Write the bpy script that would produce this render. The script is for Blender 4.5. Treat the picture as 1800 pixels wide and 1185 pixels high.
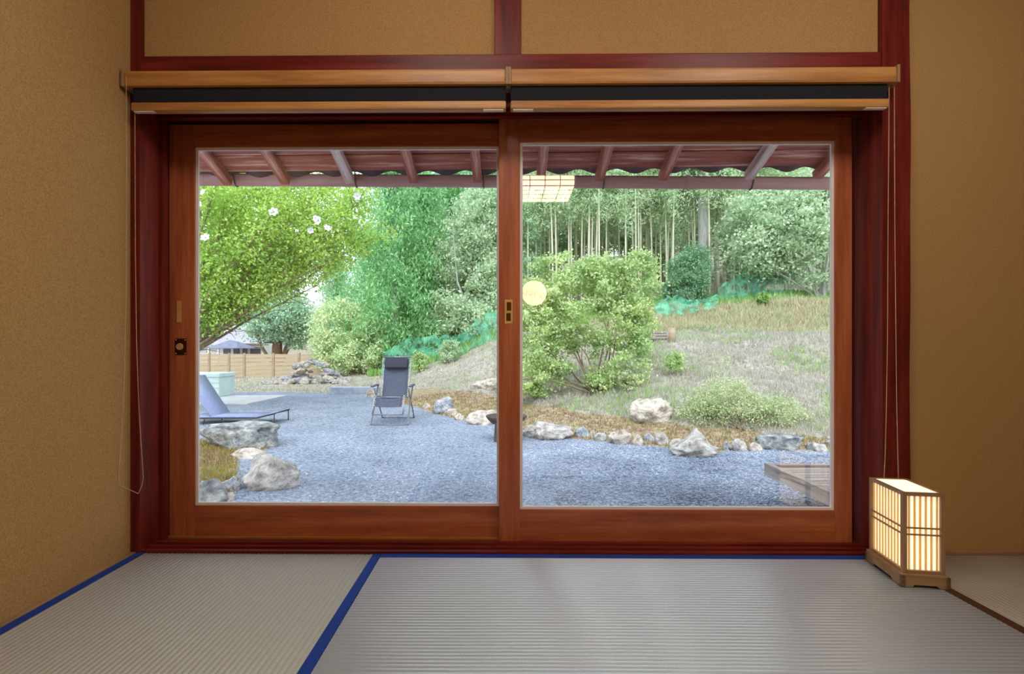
import bpy, bmesh, math, random
import numpy as np
from mathutils import Vector, Matrix, noise

for o in list(bpy.data.objects): bpy.data.objects.remove(o)
C = bpy.context.scene.collection
S = bpy.context.scene
R = math.radians

# ------------------------------------------------------------------ camera
YAW = R(.63); F = 950.0; PX = 886 - F*math.tan(YAW); PY = 614.0; EYE = .75
cam_d = bpy.data.cameras.new('camera'); cam = bpy.data.objects.new('camera', cam_d); C.objects.link(cam)
cam.location = (0, 0, EYE); cam.rotation_euler = (R(90), 0, YAW)
cam_d.sensor_width = 36; cam_d.sensor_fit = 'HORIZONTAL'; cam_d.lens = F/1800*36
cam_d.shift_x = (900-PX)/1800; cam_d.shift_y = (PY-592.5)/1800
cam_d.clip_start = .02; cam_d.clip_end = 300
S.camera = cam

# ------------------------------------------------------------------ light and exposure
S.view_settings.view_transform = 'Standard'; S.view_settings.look = 'None'
S.view_settings.gamma = 1; S.view_settings.use_curve_mapping = False
S.view_settings.exposure = 0.0
w = bpy.data.worlds.new('overcast_sky'); S.world = w; w.use_nodes = True
wn = w.node_tree.nodes; wl = w.node_tree.links
bg = wn['Background']
sky_tc = wn.new('ShaderNodeTexCoord'); sky_n = wn.new('ShaderNodeTexNoise'); sky_n.inputs['Scale'].default_value = 3
sky_r = wn.new('ShaderNodeValToRGB')
sky_r.color_ramp.elements[0].color = (.74, .85, 1, 1); sky_r.color_ramp.elements[1].color = (.86, .92, 1, 1)
wl.new(sky_tc.outputs['Generated'], sky_n.inputs['Vector']); wl.new(sky_n.outputs['Fac'], sky_r.inputs['Fac'])
wl.new(sky_r.outputs['Color'], bg.inputs['Color']); bg.inputs['Strength'].default_value = 2.4
sun_d = bpy.data.lights.new('sun', 'SUN'); sun = bpy.data.objects.new('sun', sun_d); C.objects.link(sun)
sun_d.energy = 3.6; sun_d.angle = R(50); sun_d.color = (1, .985, .95)
sun.rotation_euler = (R(38), R(-18), R(20)); sun.location = (0, 10, 20)

# ------------------------------------------------------------------ helpers
def at(x, y, Y):
    """point at world depth Y on the sight line of photo pixel (x, y)"""
    a = (x-PX)/F; d = Y/(math.cos(YAW)+a*math.sin(YAW))
    return Vector((-d*math.sin(YAW)+a*d*math.cos(YAW), Y, EYE-(y-PY)/F*d))
def on_ground(x, y, z=-.5):
    d = F*(EYE-z)/(y-PY); a = (x-PX)/F
    return Vector((-d*math.sin(YAW)+a*d*math.cos(YAW), d*math.cos(YAW)+a*d*math.sin(YAW), z))

def tag(o, label=None, cat=None, group=None, kind=None):
    if label: o['label'] = label
    if cat: o['category'] = cat
    if group: o['group'] = group
    if kind: o['kind'] = kind
    return o
def empty(name, loc=(0, 0, 0), rz=0):
    o = bpy.data.objects.new(name, None); C.objects.link(o); o.location = loc; o.rotation_euler.z = rz
    o.empty_display_size = .1
    return o
def link(name, me, parent=None, mat=None, loc=None):
    o = bpy.data.objects.new(name, me); C.objects.link(o)
    if mat and not me.materials: me.materials.append(mat)
    if parent: o.parent = parent
    if loc is not None: o.location = loc
    return o
def np_mesh(name, v, f, mat=None, smooth=False):
    v = np.asarray(v, dtype=np.float32); f = np.asarray(f, dtype=np.int32)
    me = bpy.data.meshes.new(name); k = f.shape[1]
    me.vertices.add(len(v)); me.vertices.foreach_set('co', v.ravel())
    me.loops.add(f.size); me.loops.foreach_set('vertex_index', f.ravel())
    me.polygons.add(len(f)); me.polygons.foreach_set('loop_start', np.arange(0, f.size, k, dtype=np.int32))
    if smooth: me.polygons.foreach_set('use_smooth', np.ones(len(f), dtype=bool))
    me.update(calc_edges=True)
    if mat: me.materials.append(mat)
    return me
def bm_mesh(name, bm, mat=None, smooth=False):
    me = bpy.data.meshes.new(name); bm.normal_update(); bm.to_mesh(me); bm.free()
    if smooth:
        for p in me.polygons: p.use_smooth = True
    if mat: me.materials.append(mat)
    return me
def add_box(bm, lo, hi, bev=0.0, M=None):
    c = [(a+b)/2 for a, b in zip(lo, hi)]; s = [abs(b-a) for a, b in zip(lo, hi)]
    r = bmesh.ops.create_cube(bm, size=1)
    bmesh.ops.scale(bm, vec=s, verts=r['verts']); bmesh.ops.translate(bm, vec=c, verts=r['verts'])
    vs = r['verts']
    if bev:
        es = list({e for v in vs for e in v.link_edges})
        rb = bmesh.ops.bevel(bm, geom=es, offset=bev, segments=2, affect='EDGES', profile=.6)
        vs = list({v for f in rb['faces'] for v in f.verts} | {v for v in vs if v.is_valid})
    if M is not None: bmesh.ops.transform(bm, matrix=M, verts=vs)
def box(name, lo, hi, mat, parent=None, bev=0.0):
    """a box mesh whose origin sits at its own centre"""
    c = Vector([(a+b)/2 for a, b in zip(lo, hi)])
    bm = bmesh.new(); add_box(bm, Vector(lo)-c, Vector(hi)-c, bev)
    return link(name, bm_mesh(name, bm, mat), parent, loc=c)
def boxes(name, lst, mat, parent=None, bev=0.0):
    bm = bmesh.new()
    for b in lst: add_box(bm, b[0], b[1], bev, b[2] if len(b) > 2 else None)
    return link(name, bm_mesh(name, bm, mat), parent)
def tube_np(path, rad, sides=6, closed=False):
    P = [Vector(p) for p in path]; n = len(P); V = []; Fc = []
    up = Vector((.13, .21, .97))
    for i, p in enumerate(P):
        t = (P[(i+1) % n]-P[i-1]) if closed else (P[min(i+1, n-1)]-P[max(i-1, 0)])
        if t.length < 1e-9: t = Vector((0, 0, 1))
        t.normalize(); a = t.cross(up)
        if a.length < .05: a = t.cross(Vector((1, 0, 0)))
        a.normalize(); b = t.cross(a); r = rad[i] if hasattr(rad, '__len__') else rad
        for k in range(sides):
            th = 2*math.pi*k/sides; V.append(p+a*math.cos(th)*r+b*math.sin(th)*r)
    m = n if closed else n-1
    for i in range(m):
        for k in range(sides):
            j = (i+1) % n
            Fc.append((i*sides+k, i*sides+(k+1) % sides, j*sides+(k+1) % sides, j*sides+k))
    if not closed:                                  # close the ends with a fan of quads
        for base in (0, (n-1)*sides):
            V.append(P[0] if base == 0 else P[-1]); c = len(V)-1
            for k in range(0, sides, 2):
                q = (c, base+k, base+(k+1) % sides, base+(k+2) % sides)
                Fc.append(q if base else q[::-1])
    return [tuple(v) for v in V], Fc
def tubes(name, lst, mat, parent=None, sides=6, smooth=True, mesh_only=False):
    V = []; Fc = []
    for it in lst:
        v, f = tube_np(it[0], it[1], sides, it[2] if len(it) > 2 else False)
        o = len(V); V += v; Fc += [tuple(i+o for i in q) for q in f]
    me = np_mesh(name, V, Fc, mat, smooth)
    return me if mesh_only else link(name, me, parent)
def rounded(pts, r=.05, n=4):
    """polyline with its corners rounded off"""
    P = [Vector(p) for p in pts]; out = [P[0]]
    for i in range(1, len(P)-1):
        a, b, c = P[i-1], P[i], P[i+1]
        d1 = min(r, (a-b).length/2.1); d2 = min(r, (c-b).length/2.1)
        p1 = b+(a-b).normalized()*d1; p2 = b+(c-b).normalized()*d2
        for k in range(n+1):
            t = k/n; out.append(p1*(1-t)**2+b*2*t*(1-t)+p2*t*t)
    return out+[P[-1]]

# ------------------------------------------------------------------ materials
def nodes(name):
    m = bpy.data.materials.new(name); m.use_nodes = True
    n = m.node_tree.nodes; return m, n, m.node_tree.links, n['Principled BSDF']
def srgb(r, g, b):
    f = lambda c: c/255/12.92 if c <= 10 else ((c/255+.055)/1.055)**2.4
    return (f(r), f(g), f(b), 1)
def pmat(name, cols, scale=5, rough=.6, bump=0, bscale=None, stretch=(1, 1, 1), detail=6, metal=0, spec=.3, lo=.3, hi=.7, dist=.02):
    m, n, l, b = nodes(name)
    tc = n.new('ShaderNodeTexCoord'); mp = n.new('ShaderNodeMapping'); mp.inputs['Scale'].default_value = stretch
    nz = n.new('ShaderNodeTexNoise'); nz.inputs['Scale'].default_value = scale; nz.inputs['Detail'].default_value = detail
    nz.inputs['Roughness'].default_value = .65
    rp = n.new('ShaderNodeValToRGB'); el = rp.color_ramp.elements
    k = len(cols)
    for i in range(k-2): el.new(.5)
    for i, c in enumerate(cols): el[i].position = lo+(hi-lo)*i/max(1, k-1); el[i].color = c
    l.new(tc.outputs['Object'], mp.inputs['Vector']); l.new(mp.outputs['Vector'], nz.inputs['Vector'])
    l.new(nz.outputs['Fac'], rp.inputs['Fac']); l.new(rp.outputs['Color'], b.inputs['Base Color'])
    b.inputs['Roughness'].default_value = rough; b.inputs['Metallic'].default_value = metal
    b.inputs['Specular IOR Level'].default_value = spec
    if bump:
        n2 = n.new('ShaderNodeTexNoise'); n2.inputs['Scale'].default_value = bscale or scale*3; n2.inputs['Detail'].default_value = 5
        bp = n.new('ShaderNodeBump'); bp.inputs['Strength'].default_value = bump; bp.inputs['Distance'].default_value = dist
        l.new(mp.outputs['Vector'], n2.inputs['Vector']); l.new(n2.outputs['Fac'], bp.inputs['Height']); l.new(bp.outputs['Normal'], b.inputs['Normal'])
    return m
def wood(name, dark, mid, light, axis, rough=.42, k=1.0, spec=.4):
    st = [14*k]*3; st['xyz'.index(axis)] = .9*k
    return pmat(name, [dark, mid, light], scale=2.2, rough=rough, stretch=tuple(st), detail=8, bump=.08, bscale=5, lo=.32, hi=.72, dist=.004, spec=spec)
def leafmat(name, cols, trans=.35, vscale=1.6):
    m, n, l, b = nodes(name)
    g = n.new('ShaderNodeNewGeometry'); rp = n.new('ShaderNodeValToRGB'); el = rp.color_ramp.elements
    for i in range(len(cols)-2): el.new(.5)
    for i, c in enumerate(cols): el[i].position = i/(len(cols)-1); el[i].color = c
    tc = n.new('ShaderNodeTexCoord'); nz = n.new('ShaderNodeTexNoise'); nz.inputs['Scale'].default_value = vscale; nz.inputs['Detail'].default_value = 3
    mr = n.new('ShaderNodeMapRange'); mr.inputs[1].default_value = .3; mr.inputs[2].default_value = .7
    mm = n.new('ShaderNodeMath'); mm.operation = 'MULTIPLY_ADD'; mm.inputs[1].default_value = .5
    mh = n.new('ShaderNodeMath'); mh.operation = 'MULTIPLY'; mh.inputs[1].default_value = .5
    l.new(tc.outputs['Object'], nz.inputs['Vector']); l.new(nz.outputs['Fac'], mr.inputs[0]); l.new(mr.outputs[0], mh.inputs[0])
    l.new(g.outputs['Random Per Island'], mm.inputs[0]); l.new(mh.outputs[0], mm.inputs[2]); l.new(mm.outputs[0], rp.inputs['Fac'])
    tr = n.new('ShaderNodeBsdfTranslucent'); df = n.new('ShaderNodeBsdfDiffuse'); gl = n.new('ShaderNodeBsdfGlossy'); gl.inputs['Roughness'].default_value = .5
    mx = n.new('ShaderNodeMixShader'); mx.inputs[0].default_value = trans
    m2 = n.new('ShaderNodeMixShader'); m2.inputs[0].default_value = .05
    l.new(rp.outputs['Color'], tr.inputs['Color']); l.new(rp.outputs['Color'], df.inputs['Color'])
    l.new(df.outputs[0], mx.inputs[1]); l.new(tr.outputs[0], mx.inputs[2]); l.new(mx.outputs[0], m2.inputs[1]); l.new(gl.outputs[0], m2.inputs[2])
    l.new(m2.outputs[0], n['Material Output'].inputs['Surface']); n.remove(b)
    return m
def emis(name, col, strength):
    m, n, l, b = nodes(name)
    b.inputs['Base Color'].default_value = col; b.inputs['Emission Color'].default_value = col; b.inputs['Emission Strength'].default_value = strength
    b.inputs['Roughness'].default_value = .8
    return m

def plaster(name, base, dark, light):
    m, n, l, b = nodes(name)
    tc = n.new('ShaderNodeTexCoord')
    a = n.new('ShaderNodeTexNoise'); a.inputs['Scale'].default_value = 260; a.inputs['Detail'].default_value = 3
    c = n.new('ShaderNodeTexNoise'); c.inputs['Scale'].default_value = 2.2; c.inputs['Detail'].default_value = 6
    r1 = n.new('ShaderNodeValToRGB'); r1.color_ramp.elements[0].position = .3; r1.color_ramp.elements[1].position = .72
    r1.color_ramp.elements[0].color = dark; r1.color_ramp.elements[1].color = light
    r2 = n.new('ShaderNodeValToRGB'); r2.color_ramp.elements[0].position = .3; r2.color_ramp.elements[1].position = .75
    r2.color_ramp.elements[0].color = base; r2.color_ramp.elements[1].color = tuple(min(1, v*1.1) for v in base[:3])+(1,)
    mx = n.new('ShaderNodeMix'); mx.data_type = 'RGBA'; mx.inputs[0].default_value = .5
    v = n.new('ShaderNodeTexVoronoi'); v.inputs['Scale'].default_value = 30
    vr = n.new('ShaderNodeValToRGB'); vr.color_ramp.elements[0].position = .035; vr.color_ramp.elements[1].position = .06
    vr.color_ramp.elements[0].color = (.35, .35, .35, 1); vr.color_ramp.elements[1].color = (0, 0, 0, 1)
    m3 = n.new('ShaderNodeMix'); m3.data_type = 'RGBA'; m3.inputs[7].default_value = light
    bp = n.new('ShaderNodeBump'); bp.inputs['Strength'].default_value = .35; bp.inputs['Distance'].default_value = .002
    for t in (a, c, v): l.new(tc.outputs['Object'], t.inputs['Vector'])
    l.new(a.outputs['Fac'], r1.inputs['Fac']); l.new(c.outputs['Fac'], r2.inputs['Fac'])
    l.new(r2.outputs['Color'], mx.inputs[6]); l.new(r1.outputs['Color'], mx.inputs[7])
    l.new(v.outputs['Distance'], vr.inputs['Fac']); l.new(vr.outputs['Color'], m3.inputs[0]); l.new(mx.outputs[2], m3.inputs[6])
    l.new(m3.outputs[2], b.inputs['Base Color']); l.new(a.outputs['Fac'], bp.inputs['Height']); l.new(bp.outputs['Normal'], b.inputs['Normal'])
    b.inputs['Roughness'].default_value = .95; b.inputs['Specular IOR Level'].default_value = .1
    return m

M = {}
M['plaster'] = plaster('sand_plaster', srgb(176, 136, 84), srgb(146, 106, 60), srgb(206, 172, 120))
M['ceiling'] = wood('ceiling_wood', srgb(120, 84, 52), srgb(150, 110, 70), srgb(170, 130, 86), 'x')
for ax in 'xyz':
    M['red_'+ax] = wood('red_stained_wood_'+ax, srgb(78, 20, 14), srgb(110, 33, 24), srgb(136, 50, 38), ax, rough=.4, spec=.25)
    M['door_'+ax] = wood('reddish_brown_door_wood_'+ax, srgb(144, 72, 44), srgb(180, 98, 60), srgb(204, 122, 76), ax, rough=.34)
    M['lant_'+ax] = wood('pale_lantern_wood_'+ax, srgb(134, 100, 66), srgb(160, 124, 86), srgb(182, 148, 108), ax, rough=.5)
    M['grey_wood_'+ax] = wood('weathered_wood_'+ax, srgb(112, 100, 96), srgb(158, 146, 142), srgb(194, 186, 182), ax, rough=.8, k=.6)
    M['eave_'+ax] = wood('faded_red_eave_wood_'+ax, srgb(120, 58, 44), srgb(156, 84, 66), srgb(222, 186, 170), ax, rough=.7, k=.7)
M['rafter_pale'] = wood('peeling_pale_rafter', srgb(132, 78, 66), srgb(186, 160, 152), srgb(222, 212, 208), 'y', rough=.8, k=.8)
M['blind_wood'] = wood('honey_blind_wood', srgb(150, 96, 46), srgb(186, 130, 70), srgb(208, 156, 92), 'x', rough=.4)
M['fence_wood'] = wood('pale_fence_wood', srgb(150, 132, 106), srgb(170, 153, 126), srgb(184, 170, 146), 'x', rough=.7, k=.4)
M['fence_post'] = pmat('brown_fence_post', [srgb(146, 122, 106), srgb(170, 146, 128)], rough=.8)
M['black_fabric'] = pmat('black_blind_fabric', [srgb(30, 30, 34), srgb(46, 46, 52)], scale=300, rough=.9, spec=.1)
M['cap'] = pmat('white_plastic', [srgb(225, 215, 200), srgb(235, 228, 215)], rough=.4)
M['bead'] = pmat('pale_glazing_bead', [srgb(236, 224, 220), srgb(248, 240, 236)], scale=4, rough=.35)
M['chain'] = pmat('cream_bead_chain', [srgb(206, 176, 140), srgb(226, 200, 166)], rough=.35)
M['brass'] = pmat('brass', [srgb(214, 164, 84), srgb(240, 198, 124)], scale=6, rough=.35, metal=.35, spec=.6)
M['dark_brass'] = pmat('dark_recess_brass', [srgb(90, 60, 20), srgb(120, 84, 34)], scale=6, rough=.4, metal=1)
M['brass_rail'] = pmat('brass_track', [srgb(190, 140, 66), srgb(214, 168, 96)], scale=6, rough=.4, metal=.7)
M['blue_border'] = pmat('blue_cloth_border', [srgb(26, 52, 134), srgb(44, 76, 160)], scale=180, rough=.85, spec=.15)
M['brown_border'] = pmat('brown_cloth_border', [srgb(70, 44, 28), srgb(92, 60, 40)], scale=180, rough=.85, spec=.15)
M['steel'] = pmat('grey_steel_tube', [srgb(120, 120, 128), srgb(150, 150, 158)], rough=.35, metal=.7)
M['dark_steel'] = pmat('dark_steel', [srgb(66, 60, 62), srgb(92, 84, 84)], scale=14, rough=.6, metal=.3)
M['sling'] = pmat('navy_sling_fabric', [srgb(60, 66, 82), srgb(82, 90, 108)], scale=40, rough=.8)
M['sling_dark'] = pmat('black_head_pillow', [srgb(38, 42, 54), srgb(54, 58, 72)], scale=40, rough=.8)
M['lounger'] = pmat('blue_grey_lounger_fabric', [srgb(120, 132, 168), srgb(144, 156, 190)], scale=30, rough=.8)
M['arm'] = pmat('dark_armrest_plastic', [srgb(70, 72, 90), srgb(92, 94, 110)], rough=.5)
M['gutter'] = pmat('rosy_brown_gutter', [srgb(148, 104, 100), srgb(176, 132, 128), srgb(190, 150, 144)], scale=1.2, rough=.4, stretch=(.6, 6, 6))
M['tile'] = pmat('dark_roof_tile', [srgb(62, 52, 52), srgb(92, 80, 80)], scale=8, rough=.7)
M['concrete'] = pmat('pale_concrete', [srgb(176, 176, 180), srgb(204, 204, 206)], scale=6, rough=.9)
M['kerb'] = pmat('blue_grey_kerb', [srgb(130, 140, 158), srgb(176, 182, 196)], scale=6, rough=.9, bump=.3)
M['box_green'] = pmat('pale_green_plastic', [srgb(186, 208, 206), srgb(206, 224, 222)], scale=3, rough=.4)
M['house_roof'] = pmat('pale_grey_roof', [srgb(146, 146, 158), srgb(170, 168, 178)], scale=3, rough=.8)
M['house_wall'] = pmat('white_house_wall', [srgb(214, 212, 216), srgb(232, 230, 232)], scale=3, rough=.9)
M['slate'] = pmat('slate_porch_roof', [srgb(104, 110, 136), srgb(128, 134, 158)], scale=3, rough=.8)
M['dark_gap'] = pmat('dark_window', [srgb(60, 66, 74), srgb(90, 96, 104)], rough=.2)
M['bark'] = pmat('brown_bark', [srgb(96, 84, 66), srgb(132, 118, 96), srgb(160, 146, 122)], scale=6, rough=.9, stretch=(4, 4, .8), bump=.5)
M['grey_bark'] = pmat('pale_grey_bark', [srgb(150, 148, 146), srgb(182, 180, 178), srgb(206, 204, 202)], scale=5, rough=.9, stretch=(4, 4, .6), bump=.4)
M['dark_bark'] = pmat('cedar_bark', [srgb(92, 70, 58), srgb(126, 104, 90)], scale=6, rough=.9, stretch=(4, 4, .6), bump=.4)
M['culm'] = pmat('bamboo_culm', [srgb(170, 176, 140), srgb(206, 204, 176), srgb(230, 226, 206)], scale=1.2, rough=.5)

# rock materials
def rockmat(name, cols, moss=None):
    return pmat(name, cols, scale=7, rough=.9, bump=1, bscale=14, detail=10, dist=.06, lo=.34, hi=.64)
M['rock_pale'] = rockmat('pale_rock', [srgb(112, 110, 108), srgb(178, 174, 168), srgb(214, 210, 202)])
M['rock_warm'] = rockmat('warm_white_rock', [srgb(132, 122, 112), srgb(190, 180, 168), srgb(216, 208, 196)])
M['rock_grey'] = rockmat('grey_rock', [srgb(80, 86, 90), srgb(134, 140, 142), srgb(186, 188, 182)])
M['rock_blue'] = rockmat('blue_grey_rock', [srgb(110, 116, 128), srgb(156, 162, 172), srgb(198, 202, 206)])

# gravel, moss and grass grounds
def groundmat(name, cols, s1, s2, cols2, mixlo=.4, mixhi=.6, bump=.5, bd=.03):
    m, n, l, b = nodes(name)
    tc = n.new('ShaderNodeTexCoord')
    v = n.new('ShaderNodeTexNoise'); v.inputs['Scale'].default_value = s1; v.inputs['Detail'].default_value = 4
    v.inputs['Roughness'].default_value = .8
    q = n.new('ShaderNodeTexNoise'); q.inputs['Scale'].default_value = s2; q.inputs['Detail'].default_value = 5
    r1 = n.new('ShaderNodeValToRGB'); r2 = n.new('ShaderNodeValToRGB'); r3 = n.new('ShaderNodeValToRGB')
    for r, cc in ((r1, cols), (r2, cols2)):
        e = r.color_ramp.elements
        for i in range(len(cc)-2): e.new(.5)
        for i, c in enumerate(cc): e[i].position = .3+.4*i/(len(cc)-1); e[i].color = c
    r3.color_ramp.elements[0].position = mixlo; r3.color_ramp.elements[1].position = mixhi
    mx = n.new('ShaderNodeMix'); mx.data_type = 'RGBA'
    bp = n.new('ShaderNodeBump'); bp.inputs['Strength'].default_value = bump; bp.inputs['Distance'].default_value = bd
    l.new(tc.outputs['Object'], v.inputs['Vector']); l.new(tc.outputs['Object'], q.inputs['Vector'])
    l.new(v.outputs['Fac'], r1.inputs['Fac']); l.new(v.outputs['Fac'], r2.inputs['Fac']); l.new(q.outputs['Fac'], r3.inputs['Fac'])
    l.new(r3.outputs['Color'], mx.inputs[0]); l.new(r1.outputs['Color'], mx.inputs[6]); l.new(r2.outputs['Color'], mx.inputs[7])
    l.new(mx.outputs[2], b.inputs['Base Color']); l.new(v.outputs['Fac'], bp.inputs['Height']); l.new(bp.outputs['Normal'], b.inputs['Normal'])
    b.inputs['Roughness'].default_value = .95; b.inputs['Specular IOR Level'].default_value = .1
    return m
M['gravel'] = groundmat('blue_grey_gravel', [srgb(62, 72, 90), srgb(124, 136, 154), srgb(180, 190, 204)], 22, 1.5, [srgb(74, 84, 102), srgb(136, 146, 164), srgb(190, 198, 212)])
M['moss'] = groundmat('brown_moss_soil', [srgb(108, 90, 76), srgb(150, 130, 112), srgb(188, 172, 154)], 9, 2.5, [srgb(116, 106, 74), srgb(150, 138, 104), srgb(178, 164, 136)])
M['hill'] = groundmat('dry_grass_hill', [srgb(116, 110, 102), srgb(162, 156, 148), srgb(194, 190, 182)], 9, .9, [srgb(108, 116, 84), srgb(148, 150, 122), srgb(178, 178, 156)])
M['pebble'] = leafmat('gravel_pebbles', [srgb(54, 64, 82), srgb(116, 128, 148), srgb(158, 170, 190), srgb(212, 222, 234)], trans=0)

M['leaf_yellow'] = leafmat('yellow_green_leaf', [srgb(116, 160, 78), srgb(156, 198, 88), srgb(186, 220, 100), srgb(216, 232, 156)], .42)
M['leaf_bush'] = leafmat('fresh_green_leaf', [srgb(128, 166, 112), srgb(172, 202, 138), srgb(208, 226, 158), srgb(232, 242, 192)], .4)
M['leaf_ball'] = leafmat('pale_hedge_leaf', [srgb(160, 196, 146), srgb(194, 220, 168), srgb(222, 236, 190), srgb(232, 230, 176)], .35)
M['leaf_olive'] = leafmat('grey_green_leaf', [srgb(140, 184, 154), srgb(172, 208, 178), srgb(204, 228, 204)], .35)
M['leaf_cedar'] = leafmat('cedar_needle', [srgb(90, 156, 110), srgb(124, 188, 124), srgb(160, 212, 144), srgb(196, 230, 176)], .4)
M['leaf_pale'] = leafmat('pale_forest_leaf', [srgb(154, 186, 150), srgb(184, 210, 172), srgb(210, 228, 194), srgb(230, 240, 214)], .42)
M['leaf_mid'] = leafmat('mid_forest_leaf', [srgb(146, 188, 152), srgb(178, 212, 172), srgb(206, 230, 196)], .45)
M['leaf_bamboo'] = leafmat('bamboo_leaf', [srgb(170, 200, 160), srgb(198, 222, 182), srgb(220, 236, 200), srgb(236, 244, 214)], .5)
M['leaf_low'] = leafmat('low_shrub_leaf', [srgb(146, 166, 112), srgb(178, 194, 142), srgb(206, 214, 174), srgb(224, 222, 198)], .35)
M['leaf_teal'] = leafmat('blue_green_leaf', [srgb(92, 142, 108), srgb(124, 172, 130), srgb(162, 200, 154)], .35)
M['grass_dry'] = leafmat('dry_grass_blade', [srgb(134, 130, 116), srgb(174, 170, 160), srgb(196, 192, 182), srgb(160, 162, 128)], .3)
M['grass_green'] = leafmat('green_grass_blade', [srgb(110, 160, 80), srgb(150, 190, 104), srgb(180, 204, 130)], .3)
M['grass_rust'] = leafmat('rusty_grass_blade', [srgb(170, 150, 118), srgb(208, 196, 166), srgb(176, 184, 138), srgb(230, 222, 198)], .3)
M['petal'] = leafmat('lilac_white_petal', [srgb(226, 214, 238), srgb(240, 232, 248)], .3)

def netmat(name, a0, a1):
    m, n, l, b = nodes(name)
    b.inputs['Base Color'].default_value = srgb(96, 186, 150); b.inputs['Roughness'].default_value = .6
    tr = n.new('ShaderNodeBsdfTransparent'); mx = n.new('ShaderNodeMixShader')
    tc = n.new('ShaderNodeTexCoord'); nz = n.new('ShaderNodeTexNoise'); nz.inputs['Scale'].default_value = 3.5; nz.inputs['Detail'].default_value = 5
    rp = n.new('ShaderNodeValToRGB'); rp.color_ramp.elements[0].position = .38; rp.color_ramp.elements[1].position = .62
    rp.color_ramp.elements[0].color = (a0, a0, a0, 1); rp.color_ramp.elements[1].color = (a1, a1, a1, 1)
    l.new(tc.outputs['Object'], nz.inputs['Vector']); l.new(nz.outputs['Fac'], rp.inputs['Fac']); l.new(rp.outputs['Color'], mx.inputs[0])
    l.new(tr.outputs[0], mx.inputs[1]); l.new(b.outputs[0], mx.inputs[2]); l.new(mx.outputs[0], n['Material Output'].inputs['Surface'])
    return m
M['net'] = netmat('faint_green_net', .06, .62); M['net_thick'] = netmat('thick_green_net', .25, .9)
def glassmat():
    m, n, l, b = nodes('double_glazing'); n.remove(b)
    tr = n.new('ShaderNodeBsdfTransparent'); tr.inputs['Color'].default_value = (.975, .985, .985, 1)
    gl = n.new('ShaderNodeBsdfGlossy'); gl.inputs['Roughness'].default_value = 0.0
    lw = n.new('ShaderNodeLayerWeight'); pw = n.new('ShaderNodeMath'); pw.operation = 'POWER'; pw.inputs[1].default_value = 5
    ma = n.new('ShaderNodeMath'); ma.operation = 'MULTIPLY_ADD'; ma.inputs[1].default_value = .92; ma.inputs[2].default_value = .095
    l.new(lw.outputs['Facing'], pw.inputs[0]); l.new(pw.outputs[0], ma.inputs[0])
    lw.inputs['Blend'].default_value = .5
    mx = n.new('ShaderNodeMixShader')
    l.new(ma.outputs[0], mx.inputs[0]); l.new(tr.outputs[0], mx.inputs[1]); l.new(gl.outputs[0], mx.inputs[2])
    l.new(mx.outputs[0], n['Material Output'].inputs['Surface'])
    return m
M['glass'] = glassmat()
M['paper_lamp'] = emis('glowing_lamp_paper', (1, .82, .58, 1), 8.0)
M['disc_paper'] = emis('glowing_round_paper', (1, .78, .50, 1), 6.5)
M['lantern_paper'] = emis('glowing_lantern_paper', (1, .93, .74, 1), .82)
M['fill_panel'] = emis('added_fill_panel', (1, .96, .90, 1), 15.0)  # glow of the added fill lights

def tatami(name, ax, c1, c2, rough, coat):
    """rush weave: the ribs are geometry, this adds the fine crosswise strands"""
    m, n, l, b = nodes(name)
    tc = n.new('ShaderNodeTexCoord'); mp = n.new('ShaderNodeMapping')
    mp.inputs['Scale'].default_value = (900, 60, 1) if ax == 'x' else (60, 900, 1)
    nz = n.new('ShaderNodeTexNoise'); nz.inputs['Scale'].default_value = 1; nz.inputs['Detail'].default_value = 2
    n2 = n.new('ShaderNodeTexNoise'); n2.inputs['Scale'].default_value = 3
    rp = n.new('ShaderNodeValToRGB'); rp.color_ramp.elements[0].color = c1; rp.color_ramp.elements[1].color = c2
    rp.color_ramp.elements[0].position = .25; rp.color_ramp.elements[1].position = .75
    bp = n.new('ShaderNodeBump'); bp.inputs['Strength'].default_value = .25; bp.inputs['Distance'].default_value = .001
    l.new(tc.outputs['Object'], mp.inputs['Vector']); l.new(mp.outputs['Vector'], nz.inputs['Vector'])
    l.new(nz.outputs['Fac'], rp.inputs['Fac']); l.new(rp.outputs['Color'], b.inputs['Base Color'])
    l.new(nz.outputs['Fac'], bp.inputs['Height']); l.new(bp.outputs['Normal'], b.inputs['Normal'])
    b.inputs['Roughness'].default_value = rough; b.inputs['Specular IOR Level'].default_value = .7
    b.inputs['Coat Weight'].default_value = coat; b.inputs['Coat Roughness'].default_value = .22; b.inputs['Coat IOR'].default_value = 1.7
    return m
M['tatami_x'] = tatami('tatami_rush_x_sky_sheen', 'x', srgb(200, 216, 232), srgb(224, 238, 250), .34, 1.0)  # pale blue sky sheen painted into the rush colour of the crosswise mats
M['tatami_y'] = tatami('tatami_rush_y', 'y', srgb(174, 169, 156), srgb(200, 197, 188), .5, .05)

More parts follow.
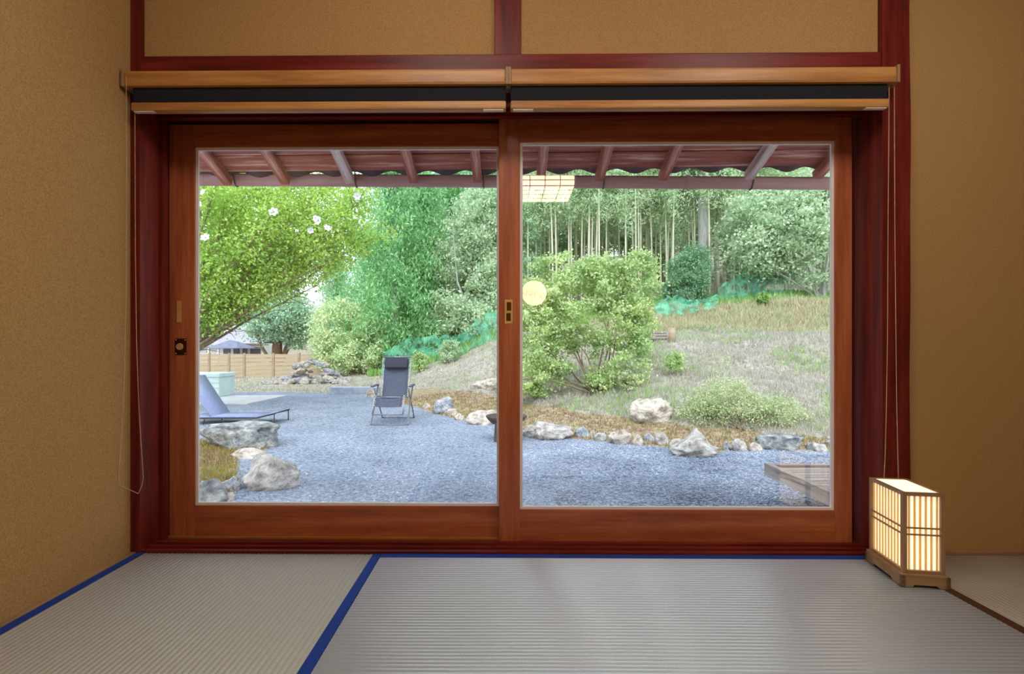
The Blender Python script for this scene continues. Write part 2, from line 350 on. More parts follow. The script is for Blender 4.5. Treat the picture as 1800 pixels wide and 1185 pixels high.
# ------------------------------------------------------------------ the room
XW = -1.376                                     # face of the left wall
XR = 2.9; YB = -2.02; ZC = 2.4
def struct(o, label, cat): return tag(o, label, cat, kind='structure')
struct(box('floor', (XW-.1, YB-.1, -.20), (XR+.1, 1.977, -.056), M['ceiling']), 'plain wooden floor under the tatami mats', 'floor')
struct(box('ceiling', (XW-.1, YB-.1, ZC), (XR+.1, 2.2, ZC+.05), M['ceiling']), 'brown wooden ceiling of the room', 'ceiling')
struct(box('wall_left', (XW-.12, YB-.1, -.056), (XW, 2.0, ZC), M['plaster']), 'ochre sand plaster wall on the left side', 'wall')
struct(box('wall_right', (XR, YB-.1, -.056), (XR+.12, 2.2, ZC), M['plaster']), 'ochre sand plaster wall at the far right of the room', 'wall')
struct(box('wall_rear', (XW, YB-.12, -.056), (XR, YB, ZC), M['plaster']), 'ochre sand plaster wall opposite the glass doors', 'wall')
wf = struct(empty('wall_front', (0, 2.0, 0)), 'ochre sand plaster wall around the sliding glass doors', 'wall')
def wpart(name, lo, hi, mat, bev=0):
    o = box(name, lo, hi, mat, None, bev); o.parent = wf; o.location -= wf.location; return o
wpart('plaster_panel', (-1.342, 2.0, 1.80), (-.036, 2.16, ZC), M['plaster'])
wpart('plaster_panel', (.062, 2.0, 1.80), (1.372, 2.16, ZC), M['plaster'])
wpart('plaster_panel', (1.474, 2.0, -.056), (XR, 2.2, ZC), M['plaster'])

struct(box('trim_1', (-1.50, 1.975, -.3), (-1.340, 2.25, ZC), M['red_z'], bev=.003), 'dark red wooden post at the left wall corner', 'post')
pr = struct(empty('trim_2', (1.423, 1.975, -.056)), 'dark red wooden post between the doors and right wall', 'post')
def knotted_post():
    bm = bmesh.new(); n = 30
    for i in range(n+1):                         # hand-planed edge that wanders a few millimetres
        z = -.25+(ZC+.25)*i/n; e = noise.noise((7.1, z*2.3, 0))*.006
        for (x, y) in ((1.372, 1.975), (1.472+e, 1.975), (1.472+e, 2.25), (1.372, 2.25)): bm.verts.new((x-1.423, y-1.975, z+.056))
    bm.verts.ensure_lookup_table()
    for i in range(n):
        for k in range(4): bm.faces.new((bm.verts[i*4+k], bm.verts[i*4+(k+1) % 4], bm.verts[i*4+4+(k+1) % 4], bm.verts[i*4+4+k]))
    return bm_mesh('shaft', bm, M['red_z'])
link('shaft', knotted_post(), pr)
M['knot'] = pmat('dark_knot', [srgb(72, 24, 18), srgb(92, 32, 24)], rough=.5)
for (x, y, r) in ((1590, 12, .012), (1574, 222, .009), (1565, 812, .010), (1588, 800, .008), (1595, 620, .007)):
    p = at(x, y, 1.9745); bm = bmesh.new()
    bmesh.ops.create_circle(bm, cap_ends=True, segments=14, radius=r, matrix=Matrix.Translation(p-pr.location) @ Matrix.Rotation(R(90), 4, 'X') @ Matrix.Diagonal((.8, 1.25, 1, 1)))
    bmesh.ops.solidify(bm, geom=bm.faces[:], thickness=.0008)
    link('knot', bm_mesh('knot', bm, M['knot']), pr)

struct(box('trim_3', (-1.345, 1.98, 1.768), (1.372, 2.14, 1.832), M['red_x'], bev=.003), 'dark red horizontal beam above the roller blinds', 'beam')
struct(box('trim_4', (-.036, 1.986, 1.832), (.062, 2.14, ZC), M['red_z'], bev=.003), 'short red vertical strut between the two upper plaster panels', 'post')
k4 = struct(empty('trim_5', (0, 2.1, 1.655)), 'grooved red lintel that guides the sliding doors', 'lintel')
def kp(name, lo, hi, mat, par, bev=.0015):
    o = box(name, lo, hi, mat, None, bev); o.parent = par; o.location -= par.location; return o
kp('lintel_board', (-1.342, 1.984, 1.662), (1.374, 2.25, 1.768), M['red_x'], k4)
for (a, b) in ((1.984, 1.998), (2.026, 2.038), (2.066, 2.092), (2.180, 2.25)):
    kp('ridge', (-1.342, a, 1.641), (1.374, b, 1.664), M['red_x'], k4)
sl = struct(empty('trim_6', (0, 2.1, -.02)), 'red wooden threshold with grooves under the glass doors', 'threshold')
kp('threshold_board', (-1.342, 1.977, -.3), (1.374, 2.25, .001), M['red_x'], sl)
for (a, b) in ((1.977, 1.992), (2.022, 2.036), (2.066, 2.088)):
    kp('ridge', (-1.342, a, -.01), (1.374, b, .009), M['red_x'], sl)
tr_ = kp('brass_track', (-1.335, 2.122, -.002), (-.005, 2.140, .008), M['brass_rail'], sl); tr_['label'] = 'brass strip in front of the left door'
struct(box('trim_7', (XW, .0, -.056), (-1.355, 1.976, .003), M['lant_y'], bev=.001), 'narrow pale wooden strip along the left wall', 'trim')
struct(box('trim_8', (1.474, 1.985, -.056), (XR, 2.0, .012), M['lant_x'], bev=.001), 'narrow wooden strip at the foot of the right plaster wall', 'trim')
for i, (lo, hi, lab) in enumerate((((-1.340, 2.085, .0), (-1.326, 2.12, 1.662), 'slim vertical door stop strip on the left post'),
                                   ((1.352, 2.145, .0), (1.372, 2.19, 1.662), 'slim vertical door stop strip on the right post'))):
    struct(box('trim_%d' % (9+i), lo, hi, M['red_z'], bev=.001), lab, 'trim')

# sliding doors
def sliding_door(name, x0, x1, gl, gr, y0, label):
    y1 = y0+.034; z0, z1 = .0015, 1.648; zb, zt = .125, 1.558
    d = struct(empty(name, ((x0+x1)/2, (y0+y1)/2, z0)), label, 'door')
    def part(n, lo, hi, mat, bev=.002, par=d):
        o = box(n, lo, hi, mat, None, bev); o.parent = par; o.location -= d.location; return o
    part('stile', (x0, y0, z0), (gl, y1, z1), M['door_z']); part('stile', (gr, y0, z0), (x1, y1, z1), M['door_z'])
    part('top_rail', (gl, y0+.001, zt), (gr, y1-.001, z1-.001), M['door_x'], .001); part('bottom_rail', (gl, y0+.001, z0), (gr, y1-.001, zb), M['door_x'], .001)
    g = part('glass_pane', (gl, y0+.017, zb), (gr, y0+.023, zt), M['glass'], 0); g['label'] = 'clear glass pane with faint room reflections'
    t = .011
    for lo, hi in (((gl, y0+.007, zb), (gl+t, y0+.017, zt)), ((gr-t, y0+.007, zb), (gr, y0+.017, zt)),
                   ((gl+t, y0+.007, zb), (gr-t, y0+.017, zb+t)), ((gl+t, y0+.007, zt-t), (gr-t, y0+.017, zt))):
        part('glazing_bead', lo, hi, M['bead'], .0008)
    return d
dl = sliding_door('door_1', -1.338, .058, -1.236, -.018, 2.145, 'left sliding glass door in reddish brown wood frame')
dr = sliding_door('door_2', -.020, 1.346, .062, 1.281, 2.105, 'right sliding glass door in front, reddish brown wood frame')
def finger_pull(door, x0, x1, y0, y1, Y, label):
    a = at(x0, y0, Y); b = at(x1, y1, Y); root = empty('finger_pull'); root.parent = door
    root.location = ((a.x+b.x)/2-door.location.x, Y-door.location.y, (a.z+b.z)/2-door.location.z)
    hw = (b.x-a.x)/2; hh = (a.z-b.z)/2; t = hw*.28
    bm = bmesh.new()
    for lo, hi in (((-hw, -.002, -hh), (-hw+t, 0, hh)), ((hw-t, -.002, -hh), (hw, 0, hh)), ((-hw+t, -.002, hh-t), (hw-t, 0, hh)), ((-hw+t, -.002, -hh), (hw-t, 0, -hh+t))):
        add_box(bm, lo, hi, .0004)
    link('rim', bm_mesh('rim', bm, M['brass']), root)
    bm = bmesh.new(); add_box(bm, (-hw+t, -.0012, -hh+t), (hw-t, -.0001, hh-t), .0004)
    link('recess_plate', bm_mesh('recess_plate', bm, M['dark_brass']), root)
    return root
def plate(door, name, x0, x1, y0, y1, Y, mat, th=.002):
    a = at(x0, y0, Y); b = at(x1, y1, Y); c = (a+b)/2
    bm = bmesh.new(); add_box(bm, (-(b.x-a.x)/2, -th, -(a.z-b.z)/2), ((b.x-a.x)/2, 0, (a.z-b.z)/2), .0005)
    return link(name, bm_mesh(name, bm, mat), door, loc=Vector((c.x, Y, c.z))-door.location)
o = plate(dr, 'finger_pull', 887.5, 901, 527, 569, 2.105, M['brass']); o['label'] = 'brass finger pull with dark recess'
plate(o, 'recess', 891, 899, 531, 546, 2.103, M['dark_brass'], .0008).location = (.001, -.002, .0205)
plate(o, 'recess', 891, 899, 551, 565, 2.103, M['dark_brass'], .0008).location = (-.001, -.002, -.021)
o = plate(dl, 'finger_pull', 311, 319, 529, 567, 2.145, M['brass']); o['label'] = 'slim brass finger pull'
lk = plate(dl, 'lock_plate', 308, 328, 595, 624, 2.145, M['dark_brass']); lk['label'] = 'small brass door lock'
bm = bmesh.new(); bmesh.ops.create_cone(bm, cap_ends=True, segments=18, radius1=.014, radius2=.012, depth=.007, matrix=Matrix.Translation((-.003, -.0055, 0)) @ Matrix.Rotation(R(90), 4, 'X'))
link('thumb_turn', bm_mesh('thumb_turn', bm, M['brass']), lk)
for sx in (-.018, .018):
    for sz in (-.027, .027):
        bm = bmesh.new(); bmesh.ops.create_icosphere(bm, subdivisions=1, radius=.003, matrix=Matrix.Translation((sx, -.002, sz)))
        link('screw', bm_mesh('screw', bm, M['brass']), lk)

# roller blinds
def bead_chain(path, pitch=.0060, r=.0022):
    P = [Vector(p) for p in path]; V = []; Fc = []
    oc = [(1, 0, 0), (-1, 0, 0), (0, 1, 0), (0, -1, 0), (0, 0, 1), (0, 0, -1)]
    fo = [(0, 2, 4), (2, 1, 4), (1, 3, 4), (3, 0, 4), (2, 0, 5), (1, 2, 5), (3, 1, 5), (0, 3, 5)]
    d = 0.0
    for a, b in zip(P, P[1:]):
        L = (b-a).length; t = -d
        while t+pitch <= L:
            t += pitch; p = a+(b-a)*(t/L); o = len(V)
            V += [(p.x+r*x, p.y+r*y, p.z+r*z*1.15) for x, y, z in oc]; Fc += [tuple(i+o for i in f) for f in fo]
        d = L-t
    return V, Fc
def chain_part(parent, path):
    V, Fc = bead_chain(path); v2, f2 = tube_np(path, .0007, 4); n = len(V); V += v2
    for q in f2: Fc += [(q[0]+n, q[1]+n, q[2]+n), (q[0]+n, q[2]+n, q[3]+n)]
    me = np_mesh('bead_chain', [Vector(v)-parent.location for v in V], Fc, M['chain'], True)
    return link('bead_chain', me, parent)
def roller_blind(x0, x1, label, side):
    b = tag(empty('roller_blind', ((x0+x1)/2, 1.95, 1.746)), label, 'blind', 'roller blinds above the doors')
    def part(n, lo, hi, mat, bev=.002):
        o = box(n, lo, hi, mat, None, bev); o.parent = b; o.location -= b.location; return o
    part('head_rail', (x0, 1.915, 1.690), (x1, 1.98, 1.746), M['blind_wood'], .009)
    fx0, fx1 = (x0+.026, x1-.003) if side < 0 else (x0+.003, x1-.026)
    part('rolled_fabric', (fx0, 1.93, 1.632), (fx1, 1.942, 1.694), M['black_fabric'], .003)
    rail = part('bottom_rail', (fx0, 1.918, 1.604), (fx1, 1.952, 1.634), M['blind_wood'], .006)
    for xc in ((fx0+.045), (fx1-.045)):
        gt = part('grip_tab', (xc-.036, 1.922, 1.601), (xc+.036, 1.938, 1.606), M['cap'], .001); gt.location -= rail.location; gt.parent = rail
    for xc in (x0, x1):
        part('end_bracket', (xc-.005, 1.91, 1.688), (xc+.005, 1.98, 1.75), M['lant_z'], .002)
    return b
bl = roller_blind(-1.362, .010, 'left wooden roller blind rolled up, black fabric showing, cord at left wall', -1)
brr = roller_blind(.020, 1.385, 'right wooden roller blind rolled up, black fabric showing, cord at right post', 1)
def hang(xs, Y):   # list of photo pixels -> points at depth Y
    return [at(x, y, Y) for x, y in xs]
cl = hang([(222, 133), (222.5, 300), (222, 500), (219, 660), (212, 790), (205, 835), (206, 852)], 1.91)
for p in cl: p.x = max(p.x, XW+.004)
bot = [Vector((XW+.012, 1.905, .265)), Vector((XW+.035, 1.915, .25))]
cr = hang([(243, 868), (249, 855), (252, 840), (248, 780), (245, 730), (243, 690), (240, 600), (238, 450), (237, 150)], 1.935)
chain_part(bl, cl+bot+cr)
rc = hang([(1563, 148), (1561, 400), (1560, 600), (1558, 720), (1556, 800), (1554, 838), (1558, 880), (1568, 900), (1577, 880), (1579, 838), (1576, 700), (1573, 400), (1572, 145)], 1.935)
chain_part(brr, rc)

# tatami mats
def mat_surface(name, w, l, mat, ribs_along):
    """w across X, l along Y, origin at the middle of the top; rounded ribs as geometry"""
    across = w if ribs_along == 'y' else l; along = l if ribs_along == 'y' else w
    n = round(across/.0158); p = across/n; pts = []; gd = -.0026 if ribs_along == 'y' else -.0020; sh_ = -.0006 if ribs_along == 'y' else -.0002
    for i in range(n):
        for t, h in ((0, gd), (.14, sh_), (.5, 0), (.86, sh_)): pts.append((-across/2+(i+t)*p, h))
    pts.append((across/2, gd)); pts = [(-across/2, -.054)]+pts+[(across/2, -.054)]
    V = []
    for s in (-1, 1):
        for a, h in pts: V.append((a, s*along/2, h) if ribs_along == 'y' else (s*along/2, a, h))
    k = len(pts); Fc = []
    for i in range(k-1):
        q = (i, i+1, k+i+1, k+i); Fc.append(q if ribs_along == 'y' else q[::-1])
    Fc.append((k-1, 0, k, 2*k-1) if ribs_along == 'y' else (0, k-1, 2*k-1, k))
    me = np_mesh(name, V, Fc, mat); 
    bm = bmesh.new(); bm.from_mesh(me); bmesh.ops.holes_fill(bm, edges=[e for e in bm.edges if e.is_boundary]); bmesh.ops.recalc_face_normals(bm, faces=bm.faces); bm.to_mesh(me); bm.free()
    return me
def tatami_mat(x0, x1, y0, y1, ribs, border, label):
    t = tag(empty('tatami_mat', ((x0+x1)/2, (y0+y1)/2, 0)), label, 'mat', 'tatami mats')
    h = .030; w = x1-x0; l = y1-y0
    sw, sh = (w-2*h, l-.002) if ribs == 'y' else (w-.002, l-2*h)
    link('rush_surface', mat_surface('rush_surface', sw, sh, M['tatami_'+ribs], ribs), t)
    for s in (-1, 1):
        c = s*((w if ribs == 'y' else l)/2-h/2)
        lo, hi = ((c-h/2, -l/2+.001, -.054), (c+h/2, l/2-.001, .0008)) if ribs == 'y' else ((-w/2+.001, c-h/2, -.054), (w/2-.001, c+h/2, .0008))
        o = box('cloth_border', lo, hi, border, t, .0007)
        o['label'] = 'blue cloth border' if border is M['blue_border'] else 'brown cloth border'
    return t
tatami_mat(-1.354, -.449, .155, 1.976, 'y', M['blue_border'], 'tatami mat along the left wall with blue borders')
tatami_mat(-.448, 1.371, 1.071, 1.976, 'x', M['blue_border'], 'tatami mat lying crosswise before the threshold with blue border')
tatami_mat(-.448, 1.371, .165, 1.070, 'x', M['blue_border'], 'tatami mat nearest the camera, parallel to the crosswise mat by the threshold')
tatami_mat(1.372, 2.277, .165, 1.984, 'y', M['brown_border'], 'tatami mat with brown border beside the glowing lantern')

# floor lantern
def lantern():
    W, D, H = .122, .206, .297; b0 = .040
    L = tag(empty('floor_lantern', (1.338, 1.818, .0), R(-8.5)), 'glowing wooden lattice floor lantern standing on the tatami by the right post', 'lantern')
    bm = bmesh.new(); hw, hd = .0695, .112               # plinth with cut-out feet: two profiles swept
    def side(pts, axis):
        for s in (-1, 1):
            t = .012
            for k in range(2): pass
            vs0 = []; vs1 = []
            for (u, z) in pts:
                if axis == 'x': vs0.append(bm.verts.new((u*hw, s*hd, z))); vs1.append(bm.verts.new((u*hw, s*(hd-t), z)))
                else: vs0.append(bm.verts.new((s*hw, u*hd, z))); vs1.append(bm.verts.new((s*(hw-t), u*hd, z)))
            n = len(pts)
            bm.faces.new(vs0); bm.faces.new(vs1[::-1])
            for i in range(n): bm.faces.new((vs0[i], vs0[(i+1) % n], vs1[(i+1) % n], vs1[i]))
    prof = [(-1, .001), (-.55, .001), (-.46, .009), (.46, .009), (.55, .001), (1, .001), (1, .036), (-1, .036)]
    side(prof, 'x'); side(prof, 'y')
    bmesh.ops.recalc_face_normals(bm, faces=bm.faces)
    pl = link('plinth', bm_mesh('plinth', bm, M['lant_x']), L)
    box('plinth_top', (-hw+.002, -hd+.002, .034), (hw-.002, hd-.002, .041), M['lant_x'], L, .002)
    p = .013
    for sx in (-1, 1):
        for sy in (-1, 1):
            box('corner_post', (sx*W/2-(p if sx > 0 else 0), sy*D/2-(p if sy > 0 else 0), b0), (sx*W/2+(p if sx < 0 else 0), sy*D/2+(p if sy < 0 else 0), H), M['lant_z'], L, .0012)
    for z in (b0, H-.011):
        for s in (-1, 1):
            box('frame_rail', (-W/2+p, s*(D/2-.0055)-.0055, z), (W/2-p, s*(D/2-.0055)+.0055, z+.011), M['lant_x'], L, .0008)
            box('frame_rail', (s*(W/2-.0055)-.0055, -D/2+p, z), (s*(W/2-.0055)+.0055, D/2-p, z+.011), M['lant_y'], L, .0008)
    for zc in (.164, .185):
        for s in (-1, 1):
            box('cross_bar', (-W/2+p, s*(D/2-.003)-.0025, zc-.0022), (W/2-p, s*(D/2-.003)+.0025, zc+.0022), M['lant_x'], L)
            box('cross_bar', (s*(W/2-.003)-.0025, -D/2+p, zc-.0022), (s*(W/2-.003)+.0025, D/2-p, zc+.0022), M['lant_y'], L)
    ms = None
    def slat(x, y):
        nonlocal ms
        if ms is None:
            bm = bmesh.new(); add_box(bm, (-.0026, -.0015, -(H-b0)/2+.006), (.0026, .0015, (H-b0)/2-.006)); ms = bm_mesh('slat', bm, M['slat'])
        return link('slat', ms, L, loc=(x, y, (H+b0)/2))
    for s in (-1, 1):
        for i in range(6): slat(-W/2+p+(W-2*p)*(i+.5)/6, s*(D/2-.0065))
        for i in range(10):
            o = slat(s*(W/2-.0065), -D/2+p+(D-2*p)*(i+.5)/10); o.rotation_euler.z = R(90)
    bm = bmesh.new(); a = W/2-.010; c = D/2-.010
    add_box(bm, (-a, -c, b0+.003), (a, c, H-.003))
    sh = link('paper_shade', bm_mesh('paper_shade', bm, M['lantern_paper']), L); sh['label'] = 'glowing cream paper'
    ld = bpy.data.lights.new('lantern_bulb', 'POINT'); ld.energy = 3.2; ld.color = (1, .72, .38); ld.shadow_soft_size = .05
    return L
M['slat'] = leafmat('thin_translucent_slat', [srgb(240, 212, 156), srgb(250, 226, 176)], trans=.75)
lantern()

# lamps seen only as reflections in the right pane, plus two added fill lights
def square_lamp(name, cx, cy, z0, z1, half, paper, label, cord_to):
    L = tag(empty(name, (cx, cy, z1)), label, 'lamp')
    bm = bmesh.new(); add_box(bm, (-half+.008, -half+.008, z0-z1+.004), (half-.008, half-.008, -.006))
    link('paper_shade', bm_mesh('paper_shade', bm, paper), L)
    bars = []; t = .005
    for k in range(5):
        u = -half+2*half*k/4
        bars += [((u-t/2, -half, z0-z1), (u+t/2, half, z0-z1+.005)), ((-half, u-t/2, z0-z1), (half, u+t/2, z0-z1+.005))]
        for s in (-1, 1):
            bars += [((u-t/2, s*half-.004, z0-z1), (u+t/2, s*half+.004, 0)), ((s*half-.004, u-t/2, z0-z1), (s*half+.004, u+t/2, 0))]
    for s in (-1, 1):
        for z in (z0-z1, (z0-z1)/2, -t):
            bars += [((-half, s*half-.004, z), (half, s*half+.004, z+t)), ((s*half-.004, -half, z), (s*half+.004, half, z+t))]
    boxes('lattice', bars, M['lant_x'], L)
    box('cap', (-half, -half, -.006), (half, half, .006), M['lant_x'], L)
    if cord_to > z1: tubes('cord', [([(0, 0, 0), (0, 0, (cord_to-z1)/2), (0, 0, cord_to-z1)], .004)], M['dark_steel'], L)
    return L
square_lamp('pendant_lamp', .305, .015, 1.960, 2.045, .225, M['paper_lamp'], 'square paper lattice pendant lamp reflected in the right glass pane', ZC)
for x in (-.25, 1.15):  # unseen fill lights, added to brighten walls and floor
    square_lamp('added_fill_lamp', x, .80, 2.27, 2.394, .26, M['fill_panel'], 'added square fill light above the '+('edge of the left' if x < 0 else 'right half of the crosswise')+' tatami mat', ZC)
disc = tag(empty('wall_lamp', (.348, YB, 1.40)), 'round glowing paper wall lamp reflected in the right glass pane', 'lamp')
bm = bmesh.new(); bmesh.ops.create_cone(bm, cap_ends=True, segments=40, radius1=.146, radius2=.135, depth=.05, matrix=Matrix.Translation((0, .028, 0)) @ Matrix.Rotation(R(-90), 4, 'X'))
link('paper_shade', bm_mesh('paper_shade', bm, M['disc_paper']), disc)
bm = bmesh.new(); bmesh.ops.create_cone(bm, cap_ends=True, segments=40, radius1=.15, radius2=.15, depth=.008, matrix=Matrix.Translation((0, .004, 0)) @ Matrix.Rotation(R(-90), 4, 'X'))
link('back_plate', bm_mesh('back_plate', bm, M['lant_x']), disc)

# ================================================================== outdoors
# ------------------------------------------------------------------ terrain
COLS = [(-600, [(2, -.5), (16, -.47), (22, -.42), (34, -.3), (50, .5), (75, 3)]),
        (345, [(2, -.5), (15, -.48), (22, -.42), (34, -.3), (50, .8), (75, 4)]),
        (560, [(2, -.5), (15, -.48), (20, -.43), (26, -.25), (34, .3), (50, 3), (75, 6)]),
        (690, [(2, -.5), (12, -.49), (16, -.42), (21, -.27), (26, 0), (34, 1.2), (50, 5), (75, 9)]),
        (780, [(2, -.5), (10.5, -.49), (12, -.36), (16, -.19), (18.5, .05), (21, .29), (26, 1.1), (34, 3), (50, 7), (75, 11)]),
        (870, [(2, -.5), (9.0, -.49), (10.5, -.42), (12.5, -.25), (15.5, .16), (18, .64), (20, 1.04), (26, 2.2), (34, 4), (50, 8), (75, 12)]),
        (1000, [(2, -.5), (7.5, -.5), (8, -.46), (9.5, -.26), (13, .26), (16, .82), (20, 1.6), (24, 2.5), (34, 4.5), (50, 9), (75, 13)]),
        (1200, [(2, -.5), (7.0, -.5), (7.5, -.46), (9, -.1), (11.5, .435), (14.5, .96), (17, 1.26), (18.5, 1.5), (20.5, 2.3), (24, 2.9), (34, 4.8), (50, 10), (75, 14)]),
        (1400, [(2, -.5), (6.8, -.5), (7.4, -.46), (9, -.065), (11, .33), (13.5, .95), (16, 1.154), (18, 1.34), (20, 2.41), (23, 2.9), (34, 5), (50, 10), (75, 14)]),
        (2600, [(2, -.5), (6.8, -.5), (7.4, -.46), (9, -.065), (11, .33), (13.5, .95), (16, 1.154), (18, 1.34), (20, 2.41), (23, 2.9), (34, 5), (50, 10), (75, 14)])]
CT = np.array([(c[0]-886)/F for c in COLS])
def hgt(X, Y):
    Y = max(Y, 2.0); t = X/Y
    i = int(np.clip(np.searchsorted(CT, t)-1, 0, len(CT)-2)); u = float(np.clip((t-CT[i])/(CT[i+1]-CT[i]), 0, 1))
    u = u*u*(3-2*u)
    z0, z1 = [np.interp(Y, [p[0] for p in COLS[k][1]], [p[1] for p in COLS[k][1]]) for k in (i, i+1)]
    z = float(z0*(1-u)+z1*u)
    if z > -.47: z += noise.noise((X*.6, Y*.6, 0))*min(.16, (z+.47)*.3)+noise.noise((X*2.2, Y*2.2, 3))*min(.05, (z+.47)*.15)
    return z
def hit(x, y, lo=4.0, hi=70.0):
    """first terrain point on the sight line of a photo pixel"""
    Y = lo
    while Y < hi:
        p = at(x, y, Y)
        if p.z <= hgt(p.x, Y): return Vector((p.x, Y, hgt(p.x, Y)))
        Y += .04+Y*.002
    return at(x, y, hi)
def inside(poly, x, y):
    c = False; j = len(poly)-1
    for i in range(len(poly)):
        a, b = poly[i], poly[j]
        if (a[1] > y) != (b[1] > y) and x < (b[0]-a[0])*(y-a[1])/(b[1]-a[1])+a[0]: c = not c
        j = i
    return c
chain = [(560, 692.5), (655, 697), (690, 708), (725, 717), (760, 727), (815, 740), (876, 749), (917, 768), (1010, 772), (1110, 780), (1180, 788), (1230, 801), (1280, 792), (1340, 791), (1460, 793), (1900, 800)]
W2 = lambda x, y: tuple(on_ground(x, y)[:2])
GRAVEL = [W2(x, y) for x, y in chain]+[(9, 2.26), (-12, 2.26), (-12, 6.0), W2(346, 778), W2(345, 690.5), W2(480, 690)]
MOSSL = [W2(150, 900), W2(345, 884), W2(405, 872), W2(418, 845), W2(412, 806), W2(470, 790), W2(346, 775), W2(100, 775)]
MOSSR = [W2(x, y) for x, y in chain[2:]]+[tuple(hit(x, y)[:2]) for x, y in ((1900, 780), (1460, 772), (1300, 758), (1200, 748), (1100, 735), (1000, 722), (917, 712), (876, 700), (800, 686), (730, 684), (700, 690))]
def region(X, Y):
    if inside(MOSSL, X, Y): return 1
    if inside(GRAVEL, X, Y): return 0
    if inside(MOSSR, X, Y): return 1
    return 2
ts = np.concatenate([np.linspace(-1.7, -.66, 40), np.linspace(-.65, .70, 330), np.linspace(.71, 1.9, 40)]); nt = len(ts)
ys = np.concatenate([np.linspace(2.26, 4.4, 8), np.linspace(4.43, 12, 170), np.geomspace(12.1, 74, 90)]); ny = len(ys)
TV = np.zeros((ny, nt, 3)); 
for j, Y in enumerate(ys):
    for i, t in enumerate(ts): X = t*Y; TV[j, i] = (X, Y, hgt(X, Y))
TV = TV.reshape(-1, 3); TF = [[], [], []]
for j in range(ny-1):
    for i in range(nt-1):
        a = j*nt+i; c = TV[[a, a+1, a+nt+1, a+nt]].mean(0)
        TF[region(c[0], c[1])].append((a, a+1, a+nt+1, a+nt))
for k, (nm, mt, lab, cat) in enumerate((('gravel_yard', 'gravel', 'blue grey gravel yard outside the glass doors', 'gravel'), ('mossy_soil', 'moss', 'brown mossy soil strip behind the border stones', 'soil'), ('hillside', 'hill', 'dry grassy hillside rising behind the yard', 'hill'))):
    f = np.array(TF[k]); u, inv = np.unique(f, return_inverse=True)
    o = link(nm, np_mesh(nm, TV[u], inv.reshape(f.shape), M[mt], True)); struct(o, lab, cat)

# gravel pebbles near enough to see
rng = np.random.default_rng(5)
def pebbles():
    oc = np.array([(1, 0, 0), (-1, 0, 0), (0, 1, 0), (0, -1, 0), (0, 0, 1), (0, 0, -.4)], float)
    fo = np.array([(0, 2, 4), (2, 1, 4), (1, 3, 4), (3, 0, 4), (2, 0, 5), (1, 2, 5), (3, 1, 5), (0, 3, 5)])
    n = 62000; Y = 3.3+(rng.random(n)**1.25)*7.2; x = rng.uniform(300, 1520, n)
    P = []
    for xx, yy in zip(x, Y):
        X = (xx-886)/F*yy
        if inside(GRAVEL, X, yy) and not inside(MOSSL, X, yy): P.append((X, yy, -.5))
    P = np.array(P); m = len(P)
    s = rng.uniform(.008, .020, (m, 1, 1))*np.array([1, 1, .6])*rng.uniform(.7, 1.3, (m, 1, 3))
    th = rng.uniform(0, 6.28, m); c, q = np.cos(th), np.sin(th)
    v = oc[None]*s; v = np.stack([v[..., 0]*c[:, None]-v[..., 1]*q[:, None], v[..., 0]*q[:, None]+v[..., 1]*c[:, None], v[..., 2]], -1)
    v += P[:, None, :]; f = fo[None]+(np.arange(m)*6)[:, None, None]
    o = link('loose_gravel', np_mesh('loose_gravel', v.reshape(-1, 3), f.reshape(-1, 3), M['pebble']))
    tag(o, 'loose blue grey gravel chips covering the yard', 'gravel', kind='stuff')
pebbles()

# ------------------------------------------------------------------ eave roof and gutter
ev = struct(empty('eave_roof', (0, 2.3, 2.4)), 'faded red roof eave with rafters over the yard', 'roof')
sl_ = .318; YT = 3.86; ZT = at(838, 318, YT).z
def under(Y): return ZT+(YT-Y)*sl_                         # underside of the rafters
ang = math.atan(sl_)
tips = [-1, 285, 397, 499, 613, 725, 838, 950, 1054, 1166, 1318, 1439, 1555, 1670, 60, 172]
for k, x in enumerate(tips):
    X = at(x, 318, YT).x; L = 1.78; bm = bmesh.new()
    add_box(bm, (-.031, -L, 0), (.031, .02, .056), .004)
    o = link('rafter', bm_mesh('rafter', bm, M['rafter_pale' if x in (613, 1318) else 'eave_y']), ev)
    o.location = Vector((X, YT, ZT))-ev.location; o.rotation_euler.x = -ang
bw = .172
for i in range(10):                                        # sheathing boards above the rafters
    Yc = YT-.035-(i+.5)*bw*math.cos(ang)
    bm = bmesh.new(); add_box(bm, (-3.6, -bw/2+.003, 0), (3.4, bw/2-.003, .014), .002)
    o = link('board', bm_mesh('board', bm, M['eave_x']), ev)
    zc = under(Yc)+.0575/math.cos(ang)+(.004 if i % 2 else 0)
    o.location = Vector((0, Yc, zc))-ev.location; o.rotation_euler.x = -ang
def tile_mesh():
    V = []; Fc = []; n = 14; p = .272
    for j, y in enumerate((-.34, .0)):
        for top in (0, 1):
            for i in range(n+1):
                u = i/n; z = -.021*math.sin(u*2*math.pi)
                V.append((u*p, y, z+.018*top))
    s = n+1
    for i in range(n):
        a = i
        Fc += [(a, a+1, a+1+2*s, a+2*s), (a+s, a+3*s, a+1+3*s, a+1+s), (a+2*s, a+1+2*s, a+1+3*s, a+3*s), (a, a+s, a+1+s, a+1)]
    Fc += [(0, 2*s, 3*s, s), (n, n+s, n+3*s, n+2*s)]
    return np_mesh('roof_tile', V, Fc, M['tile'], True)
tm = tile_mesh()
for r in range(5):
    for i in range(-13, 13):
        o = link('roof_tile', tm, ev); Y = YT+.055-r*.29
        o.location = Vector((i*.272+.06, Y, under(Y)+.094+(.034 if r else 0)+.004*r))-ev.location; o.rotation_euler.x = -ang+(.02 if r else 0)
ev.rotation_euler.y = -.007
